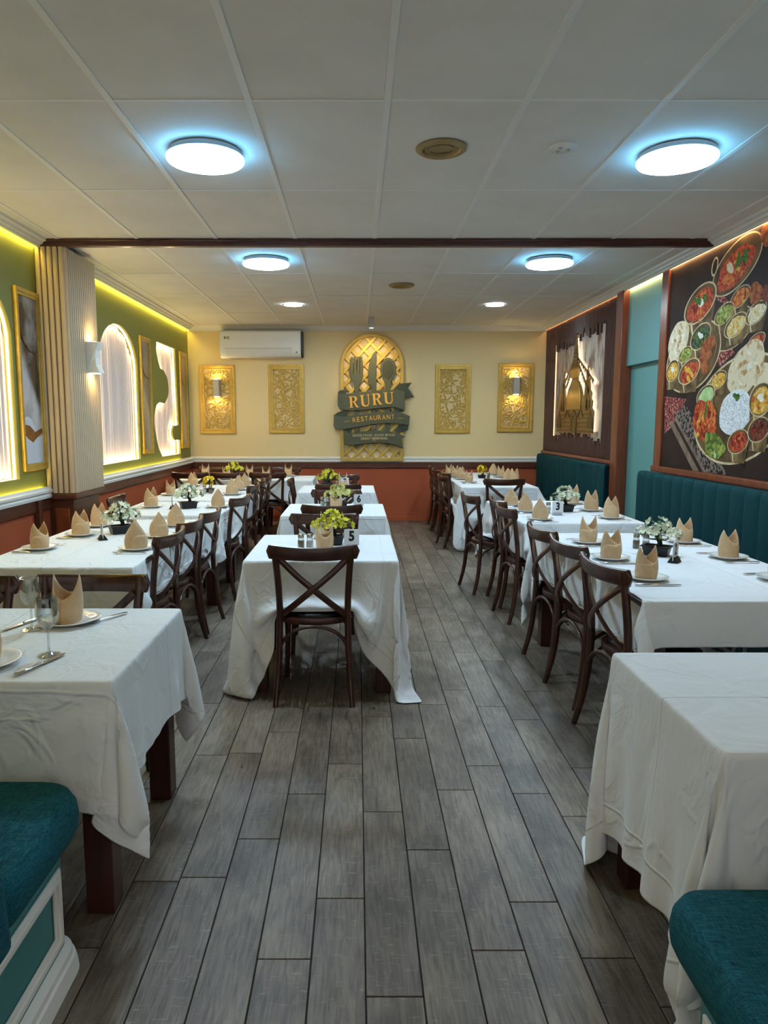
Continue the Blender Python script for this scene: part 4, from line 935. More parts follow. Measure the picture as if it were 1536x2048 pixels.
def drape(label, x0, x1, y0, y1, ol, orr, on, of, clamps=(), res=.036, steps=110, seed=1):
    """hang a cloth over the table: position-based cloth, pinned on the top, resting on chair seats and the floor"""
    rg = np.random.RandomState(seed)
    def axis(a, b, lo, hi):
        s = [np.linspace(a - lo, a, max(2, int(lo / res)) + 1)[:-1], [a], np.linspace(a + .012, b - .012, max(2, int((b - a) / (res * 1.3))) + 1), [b], np.linspace(b, b + hi, max(2, int(hi / res)) + 1)[1:]]
        s[0] = np.concatenate([s[0], [a - .008]]); s[-1] = np.concatenate([[b + .008], s[-1]])
        return np.concatenate(s)
    Ua, Va = axis(x0, x1, ol, orr), axis(y0, y1, on, of)
    Ug, Vg = np.meshgrid(Ua, Va, indexing='ij')
    su = np.where(Ug < x0 - 1e-9, Ug - x0, np.where(Ug > x1 + 1e-9, Ug - x1, 0)); sv = np.where(Vg < y0 - 1e-9, Vg - y0, np.where(Vg > y1 + 1e-9, Vg - y1, 0))
    fixed = (su == 0) & (sv == 0); r = np.hypot(su, sv)
    P = np.zeros(Ug.shape + (3,))
    ph = rg.rand(6) * 6.28
    wav = 1 + .55 * np.sin(Ug * 9.0 + ph[0]) * (sv != 0) + .55 * np.sin(Vg * 8.0 + ph[1]) * (su != 0) + .3 * np.sin((Ug + Vg) * 17 + ph[2])
    P[..., 0] = np.clip(Ug, x0, x1) + su * .13 * wav; P[..., 1] = np.clip(Vg, y0, y1) + sv * .13 * wav
    P[..., 2] = np.maximum(TT - .80 * r, .03 + .02 * rg.rand(*r.shape)); P[..., :2] += rg.randn(*Ug.shape, 2) * .002 * (~fixed)[..., None]
    w = (~fixed).astype(float); prev = P.copy(); S0 = np.stack([Ug, Vg], -1)
    sets = []
    def pairs(A, B, k): sets.append((A, B, np.linalg.norm(S0[A] - S0[B], axis=-1), k))
    sl = slice
    for o in (0, 1):
        n = (Ug.shape[0] - o) // 2 * 2; pairs((sl(o, o + n, 2), sl(None)), (sl(o + 1, o + n, 2), sl(None)), 1.0) if n >= 2 else None
        n = (Ug.shape[1] - o) // 2 * 2; pairs((sl(None), sl(o, o + n, 2)), (sl(None), sl(o + 1, o + n, 2)), 1.0) if n >= 2 else None
    for o in (0, 1):
        n = (Ug.shape[0] - o) // 2 * 2
        if n >= 2:
            pairs((sl(o, o + n, 2), sl(0, -1)), (sl(o + 1, o + n, 2), sl(1, None)), .35); pairs((sl(o, o + n, 2), sl(1, None)), (sl(o + 1, o + n, 2), sl(0, -1)), .35)
    for o in range(0, 4, 2):
        for q in (0, 1):
            a = sl(o + q, Ug.shape[0] - 2, 4); na = len(range(*a.indices(Ug.shape[0]))); pairs((a, sl(None)), (sl(o + q + 2, o + q + 2 + 4 * na, 4), sl(None)), .10) if na else None
            a = sl(o + q, Ug.shape[1] - 2, 4); na = len(range(*a.indices(Ug.shape[1]))); pairs((sl(None), a), (sl(None), sl(o + q + 2, o + q + 2 + 4 * na, 4)), .10) if na else None
    seats = []
    for cx, cy, a, _ in CH:
        if x0 - .8 < cx < x1 + .8 and y0 - .8 < cy < y1 + .8: seats.append((cx, cy, math.cos(a), math.sin(a)))
    e = .004
    for st in range(steps):
        vel = (P - prev) * .955; prev = P.copy(); P = P + vel * w[..., None]; P[..., 2] -= 9.8 * .0004 * w
        for it in range(9):
            for A, B, L0, k in sets:
                d = P[B] - P[A]; ln = np.sqrt((d * d).sum(-1)) + 1e-9; wa, wb_ = w[A], w[B]; ws = wa + wb_
                c = k * (ln - L0) / ln / np.where(ws > 0, ws, 1)
                dv = d * c[..., None]; P[A] += dv * wa[..., None]; P[B] -= dv * wb_[..., None]
        X, Y, Z = P[..., 0], P[..., 1], P[..., 2]
        ins = (~fixed) & (Z < TT - .001) & (X > x0 - e) & (X < x1 + e) & (Y > y0 - e) & (Y < y1 + e)
        if ins.any():
            ds = np.stack([X - x0, x1 - X, Y - y0, y1 - Y]); k = ds.argmin(0)
            # leave the table by the side the cloth came over
            k = np.where((su != 0) & (np.abs(su) >= np.abs(sv)), np.where(su < 0, 0, 1), np.where(sv != 0, np.where(sv < 0, 2, 3), k))
            X[ins & (k == 0)] = x0 - e; X[ins & (k == 1)] = x1 + e; Y[ins & (k == 2)] = y0 - e; Y[ins & (k == 3)] = y1 + e
        Z[(~fixed)] = np.minimum(Z[(~fixed)], TT + .001)
        for cx, cy, ca, sa in seats:
            lx = (X - cx) * ca + (Y - cy) * sa; ly = -(X - cx) * sa + (Y - cy) * ca
            on_ = (~fixed) & (np.abs(lx) < .215) & (ly > -.20) & (ly < .225) & (Z < .495) & (Z > .30)
            Z[on_] = .495; prev[on_] = P[on_]
            bk = (~fixed) & (np.abs(lx) < .24) & (ly < -.165) & (ly > -.42)        # stay in front of the chair back
            if bk.any(): dl = (-.165 - ly[bk]); X[bk] += -sa * dl; Y[bk] += ca * dl
        for ax, sg, val, lo, hi in clamps:
            oth = P[..., 1 - ax]; q = (~fixed) & (oth > lo) & (oth < hi) & ((P[..., ax] - val) * sg < 0); P[..., ax][q] = val
        Z[(~fixed) & (Z < .008)] = .008
    cx, cy = (x0 + x1) / 2, (y0 + y1) / 2
    nu, nv = Ug.shape; V = P.reshape(-1, 3) - np.array([cx, cy, 0])
    idx = np.arange(nu * nv).reshape(nu, nv)
    Fq = np.stack([idx[:-1, :-1], idx[1:, :-1], idx[1:, 1:], idx[:-1, 1:]], -1).reshape(-1, 4)
    me = bpy.data.meshes.new('tablecloth'); me.from_pydata(V.tolist(), [], Fq.tolist()); me.materials.append(CLOTH)
    uvl = me.uv_layers.new(name='UVMap'); uvs = np.stack([Ug - cx + seed * .37, Vg - cy + seed * .21], -1).reshape(-1, 2)
    li = np.zeros(len(me.loops), np.int32); me.loops.foreach_get('vertex_index', li); uvl.data.foreach_set('uv', uvs[li].ravel())
    me.polygons.foreach_set('use_smooth', [True] * len(me.polygons))
    o = link('tablecloth', me, None, (cx, cy, 0)); tag(o, label, 'tablecloth', 'white tablecloths')
    md = o.modifiers.new('thick', 'SOLIDIFY'); md.thickness = .0022; md.offset = -1
    md = o.modifiers.new('soft', 'SUBSURF'); md.levels = 1; md.render_levels = 1
    return o
TB_ = {  # name: x0,x1,y0,y1, overhang left,right,near,far, words, extra clamps
    'T1': (-2.20, -.712, 1.975, 2.795, .10, .34, .37, .34, 'the near table with wine glasses', [(1, 1, 1.962, -9, -.70)]),
    'TR': (.832, 2.25, 1.527, 2.242, .52, .15, .50, .50, 'the bare near table beside the mural wall', [(1, 1, 1.490, .66, 9)]),
    'T5': (-.622, .222, 3.786, 4.683, .52, .52, .50, .45, 'table number five', []),
    'T6': (-.62, .232, 5.653, 6.50, .48, .48, .48, .40, 'table number six', []),
    'T7': (-.645, .19, 7.583, 8.436, .46, .46, .46, .36, 'table number seven', []),
    'T2': (1.20, 2.18, 2.905, 4.76, .44, .15, .20, .40, 'table number two', [(0, -1, 2.235, -9, 99)]),
    'T3': (1.235, 2.15, 5.226, 6.76, .44, .15, .42, .40, 'table number three', [(0, -1, 2.22, -9, 99)]),
    'T4': (1.21, 2.09, 8.17, 10.62, .50, .15, .50, .12, 'the far table by the battens', []),
    'T9': (-2.02, -1.165, 3.61, 5.44, .16, .46, .40, .30, 'table number nine', []),
    'T10': (-2.02, -1.12, 5.68, 6.68, .16, .32, .18, .10, 'the table with white flowers behind number nine', []),
    'T11': (-2.05, -1.14, 6.79, 8.50, .16, .40, .10, .35, 'the table with the yellow daisies', []),
    'TB': (-2.36, -.585, 9.15, 10.0, .10, .42, .42, .25, 'the table along the back wall', []),
}
for i, (k, v) in enumerate(TB_.items()):
    table(*v[:4], 'dark wooden table standing under the cloth of ' + v[8], *{'T3': (.36, .03), 'T9': (.36, .03), 'T11': (.36, .03), 'TB': (.32, .39)}.get(k, (.03, .03)))
    far = k in ('T7', 'T4', 'T11', 'TB')
    drape('white tablecloth hanging over ' + v[8], *v[:8], clamps=v[9], res=.05 if far else (.032 if k in ('T1', 'TR', 'T5') else .042), seed=i + 2)

# ------------------------------------------------------------------ upholstered benches
def rounded_rect(x0, x1, y0, y1, r, n=8):
    out = []
    for cx, cy, a0 in ((x1 - r, y1 - r, 0), (x0 + r, y1 - r, PI / 2), (x0 + r, y0 + r, PI), (x1 - r, y0 + r, 1.5 * PI)):
        out += [(cx + r * math.cos(a0 + PI / 2 * k / n), cy + r * math.sin(a0 + PI / 2 * k / n)) for k in range(n + 1)]
    return out
def cushion(name, x0, x1, y0, y1, z0, z1, r, soft, m, parent):
    """soft slab with rounded plan corners and rolled edges"""
    mb = MB(); rings = []
    for q in range(7):
        a = -PI / 2 + PI * q / 6; ins = soft * (1 - math.cos(a)); z = (z0 + z1) / 2 + ((z1 - z0) / 2) * math.sin(a)
        rings.append([(x, y, z) for x, y in rounded_rect(x0 + ins, x1 - ins, y0 + ins, y1 - ins, max(r - ins * .6, .01))])
    n = len(rings[0]); vs = [v for rg in rings for v in rg]; fs = [tuple(reversed(range(n)))]
    for i in range(6):
        for k in range(n): k2 = (k + 1) % n; fs.append((i * n + k, i * n + k2, (i + 1) * n + k2, (i + 1) * n + k))
    fs.append(tuple(6 * n + k for k in range(n)))
    return mb.add(vs, fs).build(name, m, parent, smooth=50)
def wall_bench(y0, y1, label):
    t = thing('wall_bench', label, 'bench', (XR - .04, (y0 + y1) / 2, 0), 0, 'channel-backed benches along the mural wall')
    h = (y1 - y0) / 2
    MB().box(-.50, 0, -h, h, 0, .36).build('base', TEAL_DARK, t)
    MB().box(-.06, 0, -h, h, .36, 1.02).build('back_board', TEAL_BACK, t)
    n = round((y1 - y0) / .195); cw = (y1 - y0) / n
    pr = [(0, -cw / 2)] + [(-.066 - .026 * math.sin(PI * (k + .35) / 12.7) ** .4, -cw / 2 + cw * k / 12) for k in range(13)] + [(0, cw / 2)]
    mb = MB(); nn = len(pr); lv = [(.44, 1.0), (.98, 1.0), (1.015, .93), (1.034, .78), (1.038, .5)]
    vs = [(a * f_ , b, z) for z, f_ in lv for a, b in pr]; fs = []
    for i in range(len(lv) - 1):
        for k in range(nn): k2 = (k + 1) % nn; fs.append((i * nn + k, i * nn + k2, (i + 1) * nn + k2, (i + 1) * nn + k))
    fs += [tuple(reversed(range(nn))), tuple((len(lv) - 1) * nn + k for k in range(nn))]
    cm = mb.add(vs, fs).mesh('back_channel', TEAL_BACK, smooth=60)
    for k in range(n): link('back_channel', cm, t, (0, -h + cw * (k + .5), 0))
    cushion('seat_cushion', -.53, -.06, -h, h, .36, .465, .03, .03, TEAL_BACK, t)
    np_ = max(1, round((y1 - y0) / .55)); pw = (y1 - y0) / np_
    for k in range(np_):
        c = -h + pw * (k + .5)
        M_ = Matrix(((0, 0, -1, 0), (1, 0, 0, 0), (0, 1, 0, 0), (0, 0, 0, 1)))
        o = MB()
        for a, b, z0_, z1_ in ((-pw / 2 + .05, pw / 2 - .05, .09, .11), (-pw / 2 + .05, pw / 2 - .05, .29, .31), (-pw / 2 + .05, -pw / 2 + .07, .11, .29), (pw / 2 - .07, pw / 2 - .05, .11, .29)): o.box(-.512, -.50, c + a, c + b, z0_, z1_)
        o.build('panel_moulding', WHITE, t)
    MB().box(-.515, -.50, -h, h, 0, .06).build('skirting', WHITE, t)
wall_bench(2.45, 6.88, 'dark teal channel-backed bench below the food mural')
wall_bench(7.82, 10.77, 'dark teal channel-backed bench below the temple relief')
def booth(sx, xin, xout, yb, yf, zt, label, edge_r):
    """bench whose end faces the aisle; sx=+1 when the aisle is on its right"""
    t = thing('booth_bench', label, 'bench', (0, 0, 0), 0, 'booth benches at the near tables')
    a, b = min(xin, xout), max(xin, xout)
    cushion('seat_cushion', a, b, yb + .10, yf, zt - .125, zt, edge_r, .030, TEAL_FABRIC, t)
    bi = xin - sx * .035
    a2, b2 = min(bi, xout), max(bi, xout)
    base = MB().prism(rounded_rect(a2, b2, yb, yf - .12, .05), 0, zt - .120, lambda p, q, h: (p, q, h)).build('base', TEAL_DARK, t, smooth=40)
    sk = [(0, .034), (.02, .032), (.045, .026), (.05, .020), (.066, .018), (.074, .010), (.082, .0)]
    mb = MB(); rings = [[(x, y, z) for x, y in rounded_rect(a2 - o_, b2 + o_, yb - o_, yf - .12 + o_, .05 + o_)] for z, o_ in sk]
    n = len(rings[0]); vs = [v for r_ in rings for v in r_]; fs = []
    for i in range(len(sk) - 1):
        for k in range(n): k2 = (k + 1) % n; fs.append((i * n + k, i * n + k2, (i + 1) * n + k2, (i + 1) * n + k))
    mb.add(vs, fs).build('skirting', WHITE, t, smooth=35)
    y0, y1, z0, z1 = yb + .075, yf - .185, .105, zt - .165
    MM = LEFT if sx > 0 else RIGHT
    sg = 1 if sx > 0 else -1
    lo = lambda i: [(sg * y0 + sg * i, z0 + i), (sg * y1 - sg * i, z0 + i), (sg * y1 - sg * i, z1 - i), (sg * y0 + sg * i, z1 - i)]
    dep = bi if sx > 0 else -bi
    for i, h in ((0, .010), (.011, .016), (.024, .009)):
        extr('panel_moulding', [lo(i), lo(i + .0115)], h, WHITE, MM, base, (0, 0, dep), bevel=.003)
    mb = MB(); pr = [(yb - .02, zt - .10), (yb + .125, zt - .10), (yb + .085, zt + .22), (yb + .05, zt + .40), (yb - .02, zt + .40)]
    mb.prism(pr, min(xin + sx * .035, xout), max(xin + sx * .035, xout), lambda p, q, h: (h, p, q)).build('backrest', TEAL_FABRIC, t, bevel=.025, seg=3, smooth=60)
booth(1, -.768, -2.35, 1.27, 1.945, .482, 'teal upholstered booth bench end with white panel moulding, by the table with wine glasses', .13)
booth(-1, .672, 2.70, .72, 1.480, .475, 'teal upholstered booth bench in front of the bare white near table', .09)

# ------------------------------------------------------------------ tableware prototypes (meshes shared by all copies)
PLATE_ME = MB().lathe([(0, 0), (.060, 0), (.064, .003), (.085, .010), (.100, .016), (.1015, .0185), (.098, .0195), (.084, .0145), (.066, .008), (.060, .0065), (0, .006)], 40).mesh('plate', CHINA, smooth=60)
def napkin_parts():
    n = 40; lv = 9; vs = []; fs = []
    def top(a): return .086 + .078 * (1 - abs(math.sin(a))) ** 1.05                     # two peaks, front and back
    def pos(a, t, gr=0.0):
        z = t * top(a); f = 1 + .10 * math.sin(PI * t) - .16 * max(0, t - .55)
        rx, ry = (.056 + gr) * f, (.040 + gr) * f
        ln = .016 * t * math.cos(a) * (1 if abs(math.cos(a)) > .5 else .5)
        return (rx * math.sin(a), ry * math.cos(a) + ln * .4, z)
    for j in range(lv):
        for k in range(n): vs.append(pos(2 * PI * k / n, j / (lv - 1)))
    for j in range(lv - 1):
        for k in range(n): k2 = (k + 1) % n; fs.append((j * n + k, j * n + k2, (j + 1) * n + k2, (j + 1) * n + k))
    fs.append(tuple(reversed(range(n))))
    me = MB().add(vs, fs).mesh('body', NAPKIN, smooth=70)
    # outer flap: wraps round from one side, its edge a diagonal
    vs = []; fs = []; n2 = 24; l2 = 7
    for i in range(n2 + 1):
        u = i / n2; a = PI + (-1.45 + 2.75 * u)
        for j in range(l2):
            t0 = .02; t1 = (1 - u) * .98 + u * .05
            vs.append(pos(a, t0 + (t1 - t0) * j / (l2 - 1), .0035))
    for i in range(n2):
        for j in range(l2 - 1): fs.append((i * l2 + j, i * l2 + j + 1, (i + 1) * l2 + j + 1, (i + 1) * l2 + j))
    fl = MB().add(vs, fs).mesh('flap', NAPKIN, smooth=70)
    return me, fl
NAP_ME, FLAP_ME = napkin_parts()
def solid(o, th=.0022):
    md = o.modifiers.new('thick', 'SOLIDIFY'); md.thickness = th; md.offset = 0
def napkin(x, y, z, rz, label, tilt=0, sc_=1.0):
    t = thing('folded_napkin', label, 'napkin', (x, y, z), rz, 'folded beige napkins'); t.scale = (sc_,) * 3
    solid(link('body', NAP_ME, t)); solid(link('flap', FLAP_ME, t))
FORK_H = MB().tube(interp([(0, -.100, .004), (0, -.05, .007), (0, .0, .008), (0, .030, .006), (0, .045, .005)], 3), [.0085, .0085, .008, .0075, .007, .006, .005, .0045, .004, .0045, .006, .008, .010], 8, (1, .22)).mesh('handle', STEEL, smooth=60)
m = MB()
for x in (-.0087, -.0029, .0029, .0087): m.tube([(x * .8, .045, .005), (x, .060, .004), (x, .080, .005), (x, .095, .008)], [.0026, .0022, .0018, .001], 6, (1, .6))
m.tube([(0, .040, .0055), (0, .050, .0045), (0, .058, .004)], [.007, .0115, .0115], 8, (1, .18))
TINE_ME = m.mesh('tines', STEEL, smooth=60)
BLADE_ME = MB().prism([(-.008, .0), (.008, .0), (.0095, .05), (.008, .085), (.002, .108), (-.004, .108), (-.0075, .09)], .002, .0042, lambda a, b, h: (a, b, h)).mesh('blade', STEEL, bevel=.0006)
KH_ME = MB().tube([(0, -.105, .005), (0, -.10, .0055), (0, -.06, .0058), (0, -.01, .0055), (0, .004, .004)], [.005, .0085, .0085, .0075, .006], 10, (1, .55)).mesh('handle', STEEL, smooth=60)
def fork_(x, y, rz, label, z=TT + .003):
    t = thing('fork', label, 'fork', (x, y, z), rz, 'steel forks'); link('handle', FORK_H, t); link('tines', TINE_ME, t)
def knife_(x, y, rz, label, z=TT + .003):
    t = thing('table_knife', label, 'knife', (x, y, z), rz, 'steel table knives'); link('handle', KH_ME, t); link('blade', BLADE_ME, t)
def setting(x, y, face, where, nap=0.0, fk=True, kn=True, tiny=False):
    z = TT + .002
    p = link('plate', PLATE_ME, None, (x, y, z), 0); tag(p, 'round white plate at ' + where, 'plate', 'white plates')
    napkin(x, y, z + .0065, face + nap + random.uniform(-.15, .15), 'folded napkin at ' + where, sc_=random.uniform(.92, 1.06))
    rx, ry = math.cos(face), math.sin(face)
    if kn: knife_(x + rx * .135, y + ry * .135, face + random.uniform(-.12, .12), 'steel knife at ' + where)
    if fk: fork_(x - rx * .135, y - ry * .135, face + random.uniform(-.15, .15), 'steel fork at ' + where)
EX, WX = -PI / 2, PI / 2      # facing +X (aisle chairs on the mural side), facing -X
for (x, y, f, wh, nap, fk, kn) in [
    (1.375, 3.317, EX, 'the nearest aisle seat of table two', .35, True, True), (1.385, 3.82, EX, 'the middle aisle seat of table two', .5, True, True), (1.43, 4.344, EX, 'the far aisle seat of table two', .2, True, True),
    (2.00, 3.30, WX, 'the nearest bench seat of table two', .3, True, True), (2.04, 3.849, WX, 'the middle bench seat of table two', .45, True, True), (2.03, 4.362, WX, 'the far bench seat of table two', .4, True, True),
    (1.40, 5.40, EX, 'the nearest aisle seat of table three', 1.45, True, True), (1.402, 5.898, EX, 'the middle aisle seat of table three', 1.5, True, True), (1.378, 6.333, EX, 'the far aisle seat of table three', 1.4, False, True),
    (1.977, 5.488, WX, 'the nearest bench seat of table three', .5, True, True), (1.977, 5.966, WX, 'the middle bench seat of table three', .6, True, True), (1.979, 6.493, WX, 'the far bench seat of table three', .4, True, True),
    (1.377, 8.743, EX, 'the first aisle seat of the batten-side table', .4, True, True), (1.356, 9.27, EX, 'the second aisle seat of the batten-side table', 1.0, False, False),
    (1.33, 9.66, EX, 'the third aisle seat of the batten-side table', .6, False, False), (1.298, 10.10, EX, 'the last aisle seat of the batten-side table', .5, False, False),
    (1.96, 8.86, WX, 'the first bench seat of the batten-side table', .5, False, False), (1.95, 9.20, WX, 'the second bench seat of the batten-side table', 1.2, False, False),
    (1.95, 9.66, WX, 'the third bench seat of the batten-side table', .4, False, False), (1.94, 10.15, WX, 'the last bench seat of the batten-side table', 1.2, False, False),
    (-1.302, 4.115, WX, 'the nearest aisle seat of table nine', -1.35, True, True), (-1.296, 4.578, WX, 'the middle aisle seat of table nine', -1.5, True, True), (-1.312, 5.079, WX, 'the far aisle seat of table nine', -1.3, True, True),
    (-1.874, 4.132, EX, 'the nearest wall seat of table nine', 1.35, True, True), (-1.829, 4.641, EX, 'the middle wall seat of table nine', 1.3, True, True), (-1.86, 5.06, EX, 'the far wall seat of table nine', 1.4, False, False),
    (-1.23, 6.22, WX, 'the aisle seat of the table with white flowers', -1.4, True, True), (-1.82, 6.22, EX, 'the wall seat of the table with white flowers', 1.3, True, True),
    (-1.30, 7.32, WX, 'the nearest aisle seat of the daisy table', -1.2, True, True), (-1.31, 7.82, WX, 'the middle aisle seat of the daisy table', -1.5, False, False), (-1.312, 8.25, WX, 'the far aisle seat of the daisy table', -1.4, False, False),
    (-1.92, 7.27, EX, 'the nearest wall seat of the daisy table', .6, False, False), (-1.93, 8.30, EX, 'the far wall seat of the daisy table', 1.4, False, False),
    (-2.11, 9.86, PI, 'the left wall-side seat along the back wall', 1.57, False, False), (-1.50, 9.86, PI, 'the middle wall-side seat along the back wall', 1.57, False, False), (-.96, 9.86, PI, 'the right wall-side seat along the back wall', 1.57, False, False),
    (-1.72, 9.30, 0, 'a chair-side seat along the back wall, beside the flowers', 1.57, False, False), (-1.20, 9.30, 0, 'the right chair-side seat along the back wall', 1.57, False, False),
    (-.19, 4.02, 0, 'the near side of table five', 1.7, False, False), (-.19, 4.53, PI, 'the far side of table five', 1.5, False, False),
    (-.18, 5.93, 0, 'the near side of table six', 1.57, False, False), (-.20, 6.385, PI, 'the far side of table six', 1.5, False, False),
    (-.16, 7.80, 0, 'the near side of table seven', 1.57, False, False), (-.17, 8.32, PI, 'the far side of table seven', 1.57, False, False),
]: setting(x, y, f, wh, nap, fk, kn)
# near table with the wine glasses
for (x, y, nap, wh) in ((-1.075, 2.585, 1.60, 'the far side of the near table with wine glasses'), (-1.155, 2.115, 1.3, 'the near side of the near table, at the picture edge')):
    p = link('plate', PLATE_ME, None, (x, y, TT + .002)); p.scale = (1.1, 1.1, 1); tag(p, 'round white plate on ' + wh, 'plate', 'white plates')
    napkin(x - .005, y, TT + .0085, PI + nap, 'folded napkin on ' + wh, sc_=1.08)
fork_(-.955, 2.62, R_(148), 'steel fork beside the napkin plate on the near table'); knife_(-.975, 2.11, R_(-18), 'steel knife lying in front of the nearer wine glass'); knife_(-1.235, 2.56, R_(160), 'steel knife behind the further wine glass')
GL = [(0, 0), (.034, 0), (.035, .002), (.030, .004), (.010, .008), (.0045, .014), (.0038, .03), (.0038, .075), (.006, .085), (.018, .094), (.030, .110), (.0355, .135), (.0355, .150), (.031, .190), (.0295, .190), (.0338, .150), (.0338, .135), (.0285, .113), (.016, .098), (.004, .092), (0, .0915)]
GL_ME = MB().lathe(GL, 36).mesh('wine_glass', GLASS, smooth=60)
for x, y, lb in ((-.990, 2.205, 'clear empty wine glass nearer the viewer on the near table'), (-1.175, 2.49, 'clear empty wine glass further back, left, on the near table')):
    tag(link('wine_glass', GL_ME, None, (x, y, TT + .002)), lb, 'wine glass', 'wine glasses on the near table')
# shakers
SB = MB().lathe([(0, 0), (.019, 0), (.021, .004), (.020, .045), (.016, .058), (.0155, .066), (0, .066)], 12).mesh('bottle', thin_glass('shaker_glass', (.9, .92, .92)), smooth=40)
SC = MB().lathe([(0, .064), (.0175, .064), (.0180, .080), (.015, .088), (0, .090)], 16).mesh('cap', STEEL, smooth=50)
SF = {k: MB().lathe([(0, .002), (.0175, .003), (.0175, .046), (0, .046)], 12).mesh('filling', mm, smooth=40) for k, mm in (('salt', SALT), ('pepper', PEPPER))}
def shaker(x, y, kind, where):
    t = thing('shaker', '%s shaker with steel cap %s' % ('glass ' + kind, where), 'shaker', (x, y, TT + .002), 0, 'salt and pepper shakers'); link('bottle', SB, t); link('cap', SC, t); link('filling', SF[kind], t)
for x, y, k, wh in ((-.335, 4.15, 'pepper', 'left of the yellow flowers on table five'), (-.283, 4.15, 'salt', 'left of the yellow flowers on table five'), (-.311, 6.25, 'salt', 'on table six'), (-.262, 6.25, 'pepper', 'on table six'),
                    (1.70, 4.13, 'salt', 'behind the black planter on table two'), (1.655, 4.16, 'pepper', 'behind the black planter on table two'), (1.575, 5.82, 'salt', 'beside the card of table three'), (-1.52, 4.78, 'salt', 'beside the white flowers of table nine'), (-1.565, 4.82, 'pepper', 'beside the white flowers of table nine'),
                    (-1.61, 7.44, 'salt', 'in front of the yellow daisies'), (-1.545, 7.44, 'pepper', 'in front of the yellow daisies'), (1.735, 9.40, 'pepper', 'beside the daisies by the battens'), (-.235, 8.02, 'salt', 'on table seven'), (-1.76, 9.55, 'salt', 'on the table along the back wall')):
    shaker(x, y, k, wh)
# number cards
def card(x, y, rz, num, where, dark):
    t = thing('table_number', 'white card %s standing on %s' % (('with the number ' + num[1]) if num else 'seen edge-on', where), 'table number', (x, y, TT + .002), rz, 'table number cards')
    MB().prism([(-.028, 0), (.028, 0), (.010, .030), (-.010, .030)], -.035, .035, lambda a, b, h: (h, a, b)).build('holder', BLACK if dark else mat('clear_holder', (170, 174, 180), .2), t, bevel=.002)
    o = extr('card', [rounded_rect(-.045, .045, .012, .112, .008, 3)], .003, CARD, None, t); o.rotation_euler = (PI / 2, 0, 0); o.location = (0, -.0015 - .011 * (0 if dark else 1), 0)
    if num:
        for fz, ry in ((0, 0), (1, PI)):
            d = text('digit', num[0], .082, .0006, INK, None, o, sx=.85, bold=.0035)
            d.location = (0, .068, .0032) if fz == 0 else (0, .068, -.0002); d.rotation_euler = (0, ry, 0)
for a in ((-.035, 4.19, 0, ('5', 'five'), 'the middle of table five', False), (.012, 6.26, 0, ('6', 'six'), 'the middle of table six', False), (-.145, 8.16, 0, ('7', 'seven'), 'the middle of table seven', False), (1.615, 5.70, .06, ('3', 'three'), 'the middle of table three', False),
          (1.695, 3.735, R_(50), ('2', 'two'), 'the middle of table two', True), (-1.625, 4.47, R_(-62), ('9', 'nine'), 'the middle of table nine', True), (-1.605, 6.12, R_(-82), None, 'the table behind number nine', True)): card(*a)
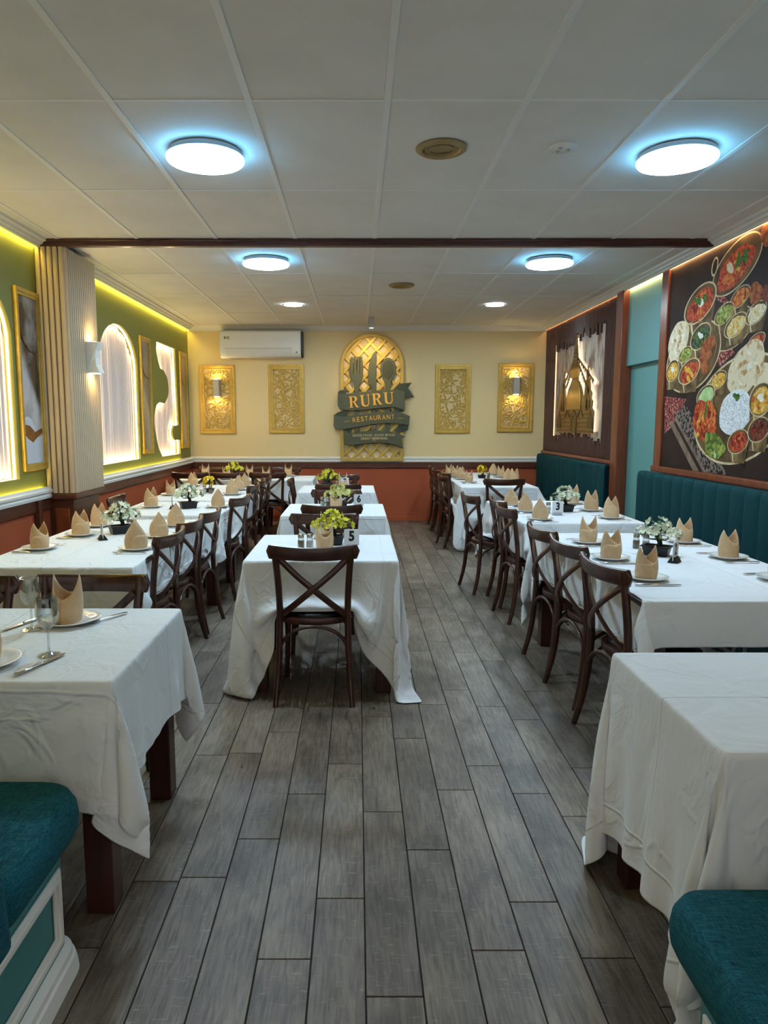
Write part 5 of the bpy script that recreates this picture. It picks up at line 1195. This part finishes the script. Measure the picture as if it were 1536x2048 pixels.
# flowers
rl = random.Random(3)
def petal_mesh(np_, ln, wd, cup, m):
    mb = MB()
    for k in range(np_):
        a = 2 * PI * k / np_; c, s = math.cos(a), math.sin(a)
        pts = [(0, 0, 0), (ln * .5, wd, cup * .45), (ln, wd * .35, cup), (ln * 1.02, -wd * .35, cup), (ln * .5, -wd, cup * .45)]
        mb.add([(x * c - y * s, x * s + y * c, z) for x, y, z in pts], [(0, 1, 2, 3, 4)])
    return mb.mesh('blossom', m, fix=False)
def plant(x, y, rz, kind, label, w_=.11, h_=.15):
    t = thing('potted_flowers', label, 'flowers', (x, y, TT + .002), rz, 'little planters on the tables')
    pm_ = {'yellow': YELLOW, 'pale': PALEY, 'ivory': IVORY, 'daisy': DAISY}[kind]
    if kind == 'daisy':
        MB().prism(rounded_rect(-.055, .055, -.035, .035, .01, 2), 0, .045, lambda a, b, h: (a * (.75 + .25 * h / .045), b * (.75 + .25 * h / .045), h)).build('pot', BLACK, t, bevel=.002)
    else:
        mb = MB()
        for (a, b, z) in ((.060, .040, 0), (.070, .048, .050), (.080, .056, .050), (.080, .056, .056), (.064, .042, .056), (.060, .038, .040)):
            mb.v += [(-a, -b, z), (a, -b, z), (a, b, z), (-a, b, z)]
        mb.f.append((3, 2, 1, 0))
        for i in range(5): mb.f += [(4 * i + k, 4 * i + (k + 1) % 4, 4 * i + 4 + (k + 1) % 4, 4 * i + 4 + k) for k in range(4)]
        mb.f.append((20, 21, 22, 23)); mb.build('pot', BLACK, t, bevel=.0015)
        MB().box(-.058, .058, -.036, .036, .038, .047).build('soil', SOIL, t)
    br = [(0, 0, .03), (.015, .0, .07), (.0, .005, .10), (.01, 0, .14)]
    MB().tube(interp(br, 5), [.017 - .0007 * k for k in range(16)], 8).build('trunk', TRUNK, t, smooth=60)
    big = petal_mesh(7 if kind == 'daisy' else 5, .021 if kind == 'daisy' else .0195, .009 if kind == 'daisy' else .0095, .010, pm_)
    ht = MB().lathe([(0, .001), (.005, .001), (.004, .005), (0, .006)], 8).mesh('heart', HEART if kind == 'daisy' else pm_)
    lv = MB(); spots = []
    clus = ((0, 0, .168, .062, 19), (-.068, .0, .118, .052, 14), (.074, .0, .118, .056, 15), (.0, -.02, .128, .06, 12)) if kind != 'daisy' else ((0, 0, .13, .055, 16), (0, -.02, .095, .045, 10))
    for cx, cy_, cz, rr, nn in clus:
        for q in range(nn):
            u = rl.random() * 6.28; v = math.acos(1 - 1.35 * rl.random())
            d = Vector((math.sin(v) * math.cos(u), math.sin(v) * math.sin(u) * .8, math.cos(v) * .62)); spots.append((Vector((cx, cy_, cz)) + d * rr, d))
        for q in range(16):
            u = rl.random() * 6.28; e = rl.uniform(-.6, .9); p = Vector((cx, cy_, cz)) + Vector((math.cos(u) * rr * .7, math.sin(u) * rr * .6, e * rr * .4))
            a = rl.random() * 6.28; d = Vector((math.cos(a), math.sin(a), rl.uniform(-.3, .5))) * .024; sd = Vector((-math.sin(a), math.cos(a), 0)) * .009
            lv.add([p - d, p + sd, p + d, p - sd], [(0, 1, 2, 3)])
        if kind != 'daisy': lv.tube([(.01, 0, .09), (cx * .6, cy_ * .6, cz - .03), (cx, cy_, cz)], [.006, .004, .002], 5)
    o = lv.build('foliage', LEAF, t, fix=False); o['kind'] = 'stuff'
    for p, d in spots:
        b = link('blossom', big, t, p); b.rotation_euler = d.to_track_quat('Z', 'Y').to_euler()
        if kind == 'daisy': link('heart', ht, b)
for a in ((-.155, 4.30, 0, 'yellow', 'bright yellow flowers in a black planter on table five'), (-.165, 6.16, .2, 'pale', 'pale yellow flowers in a black planter on table six'), (-.34, 8.15, -.1, 'yellow', 'yellow flowers in a black planter on table seven'),
          (1.685, 3.94, R_(-35), 'ivory', 'white flowers in a black planter on table two'), (1.735, 5.92, .2, 'ivory', 'white flowers in a black planter behind the card of table three'), (-1.595, 4.73, R_(35), 'ivory', 'white flowers in a black planter on table nine'),
          (-1.475, 6.15, R_(28), 'ivory', 'small white flowers in a black planter on the table behind number nine'), (-1.585, 7.56, 0, 'daisy', 'yellow daisies behind two shakers on the table beside the rust dado'),
          (1.665, 9.50, 0, 'daisy', 'yellow daisies on the far table by the battens'), (-1.68, 9.62, .1, 'yellow', 'yellow flowers on the table along the back wall')): plant(*a)
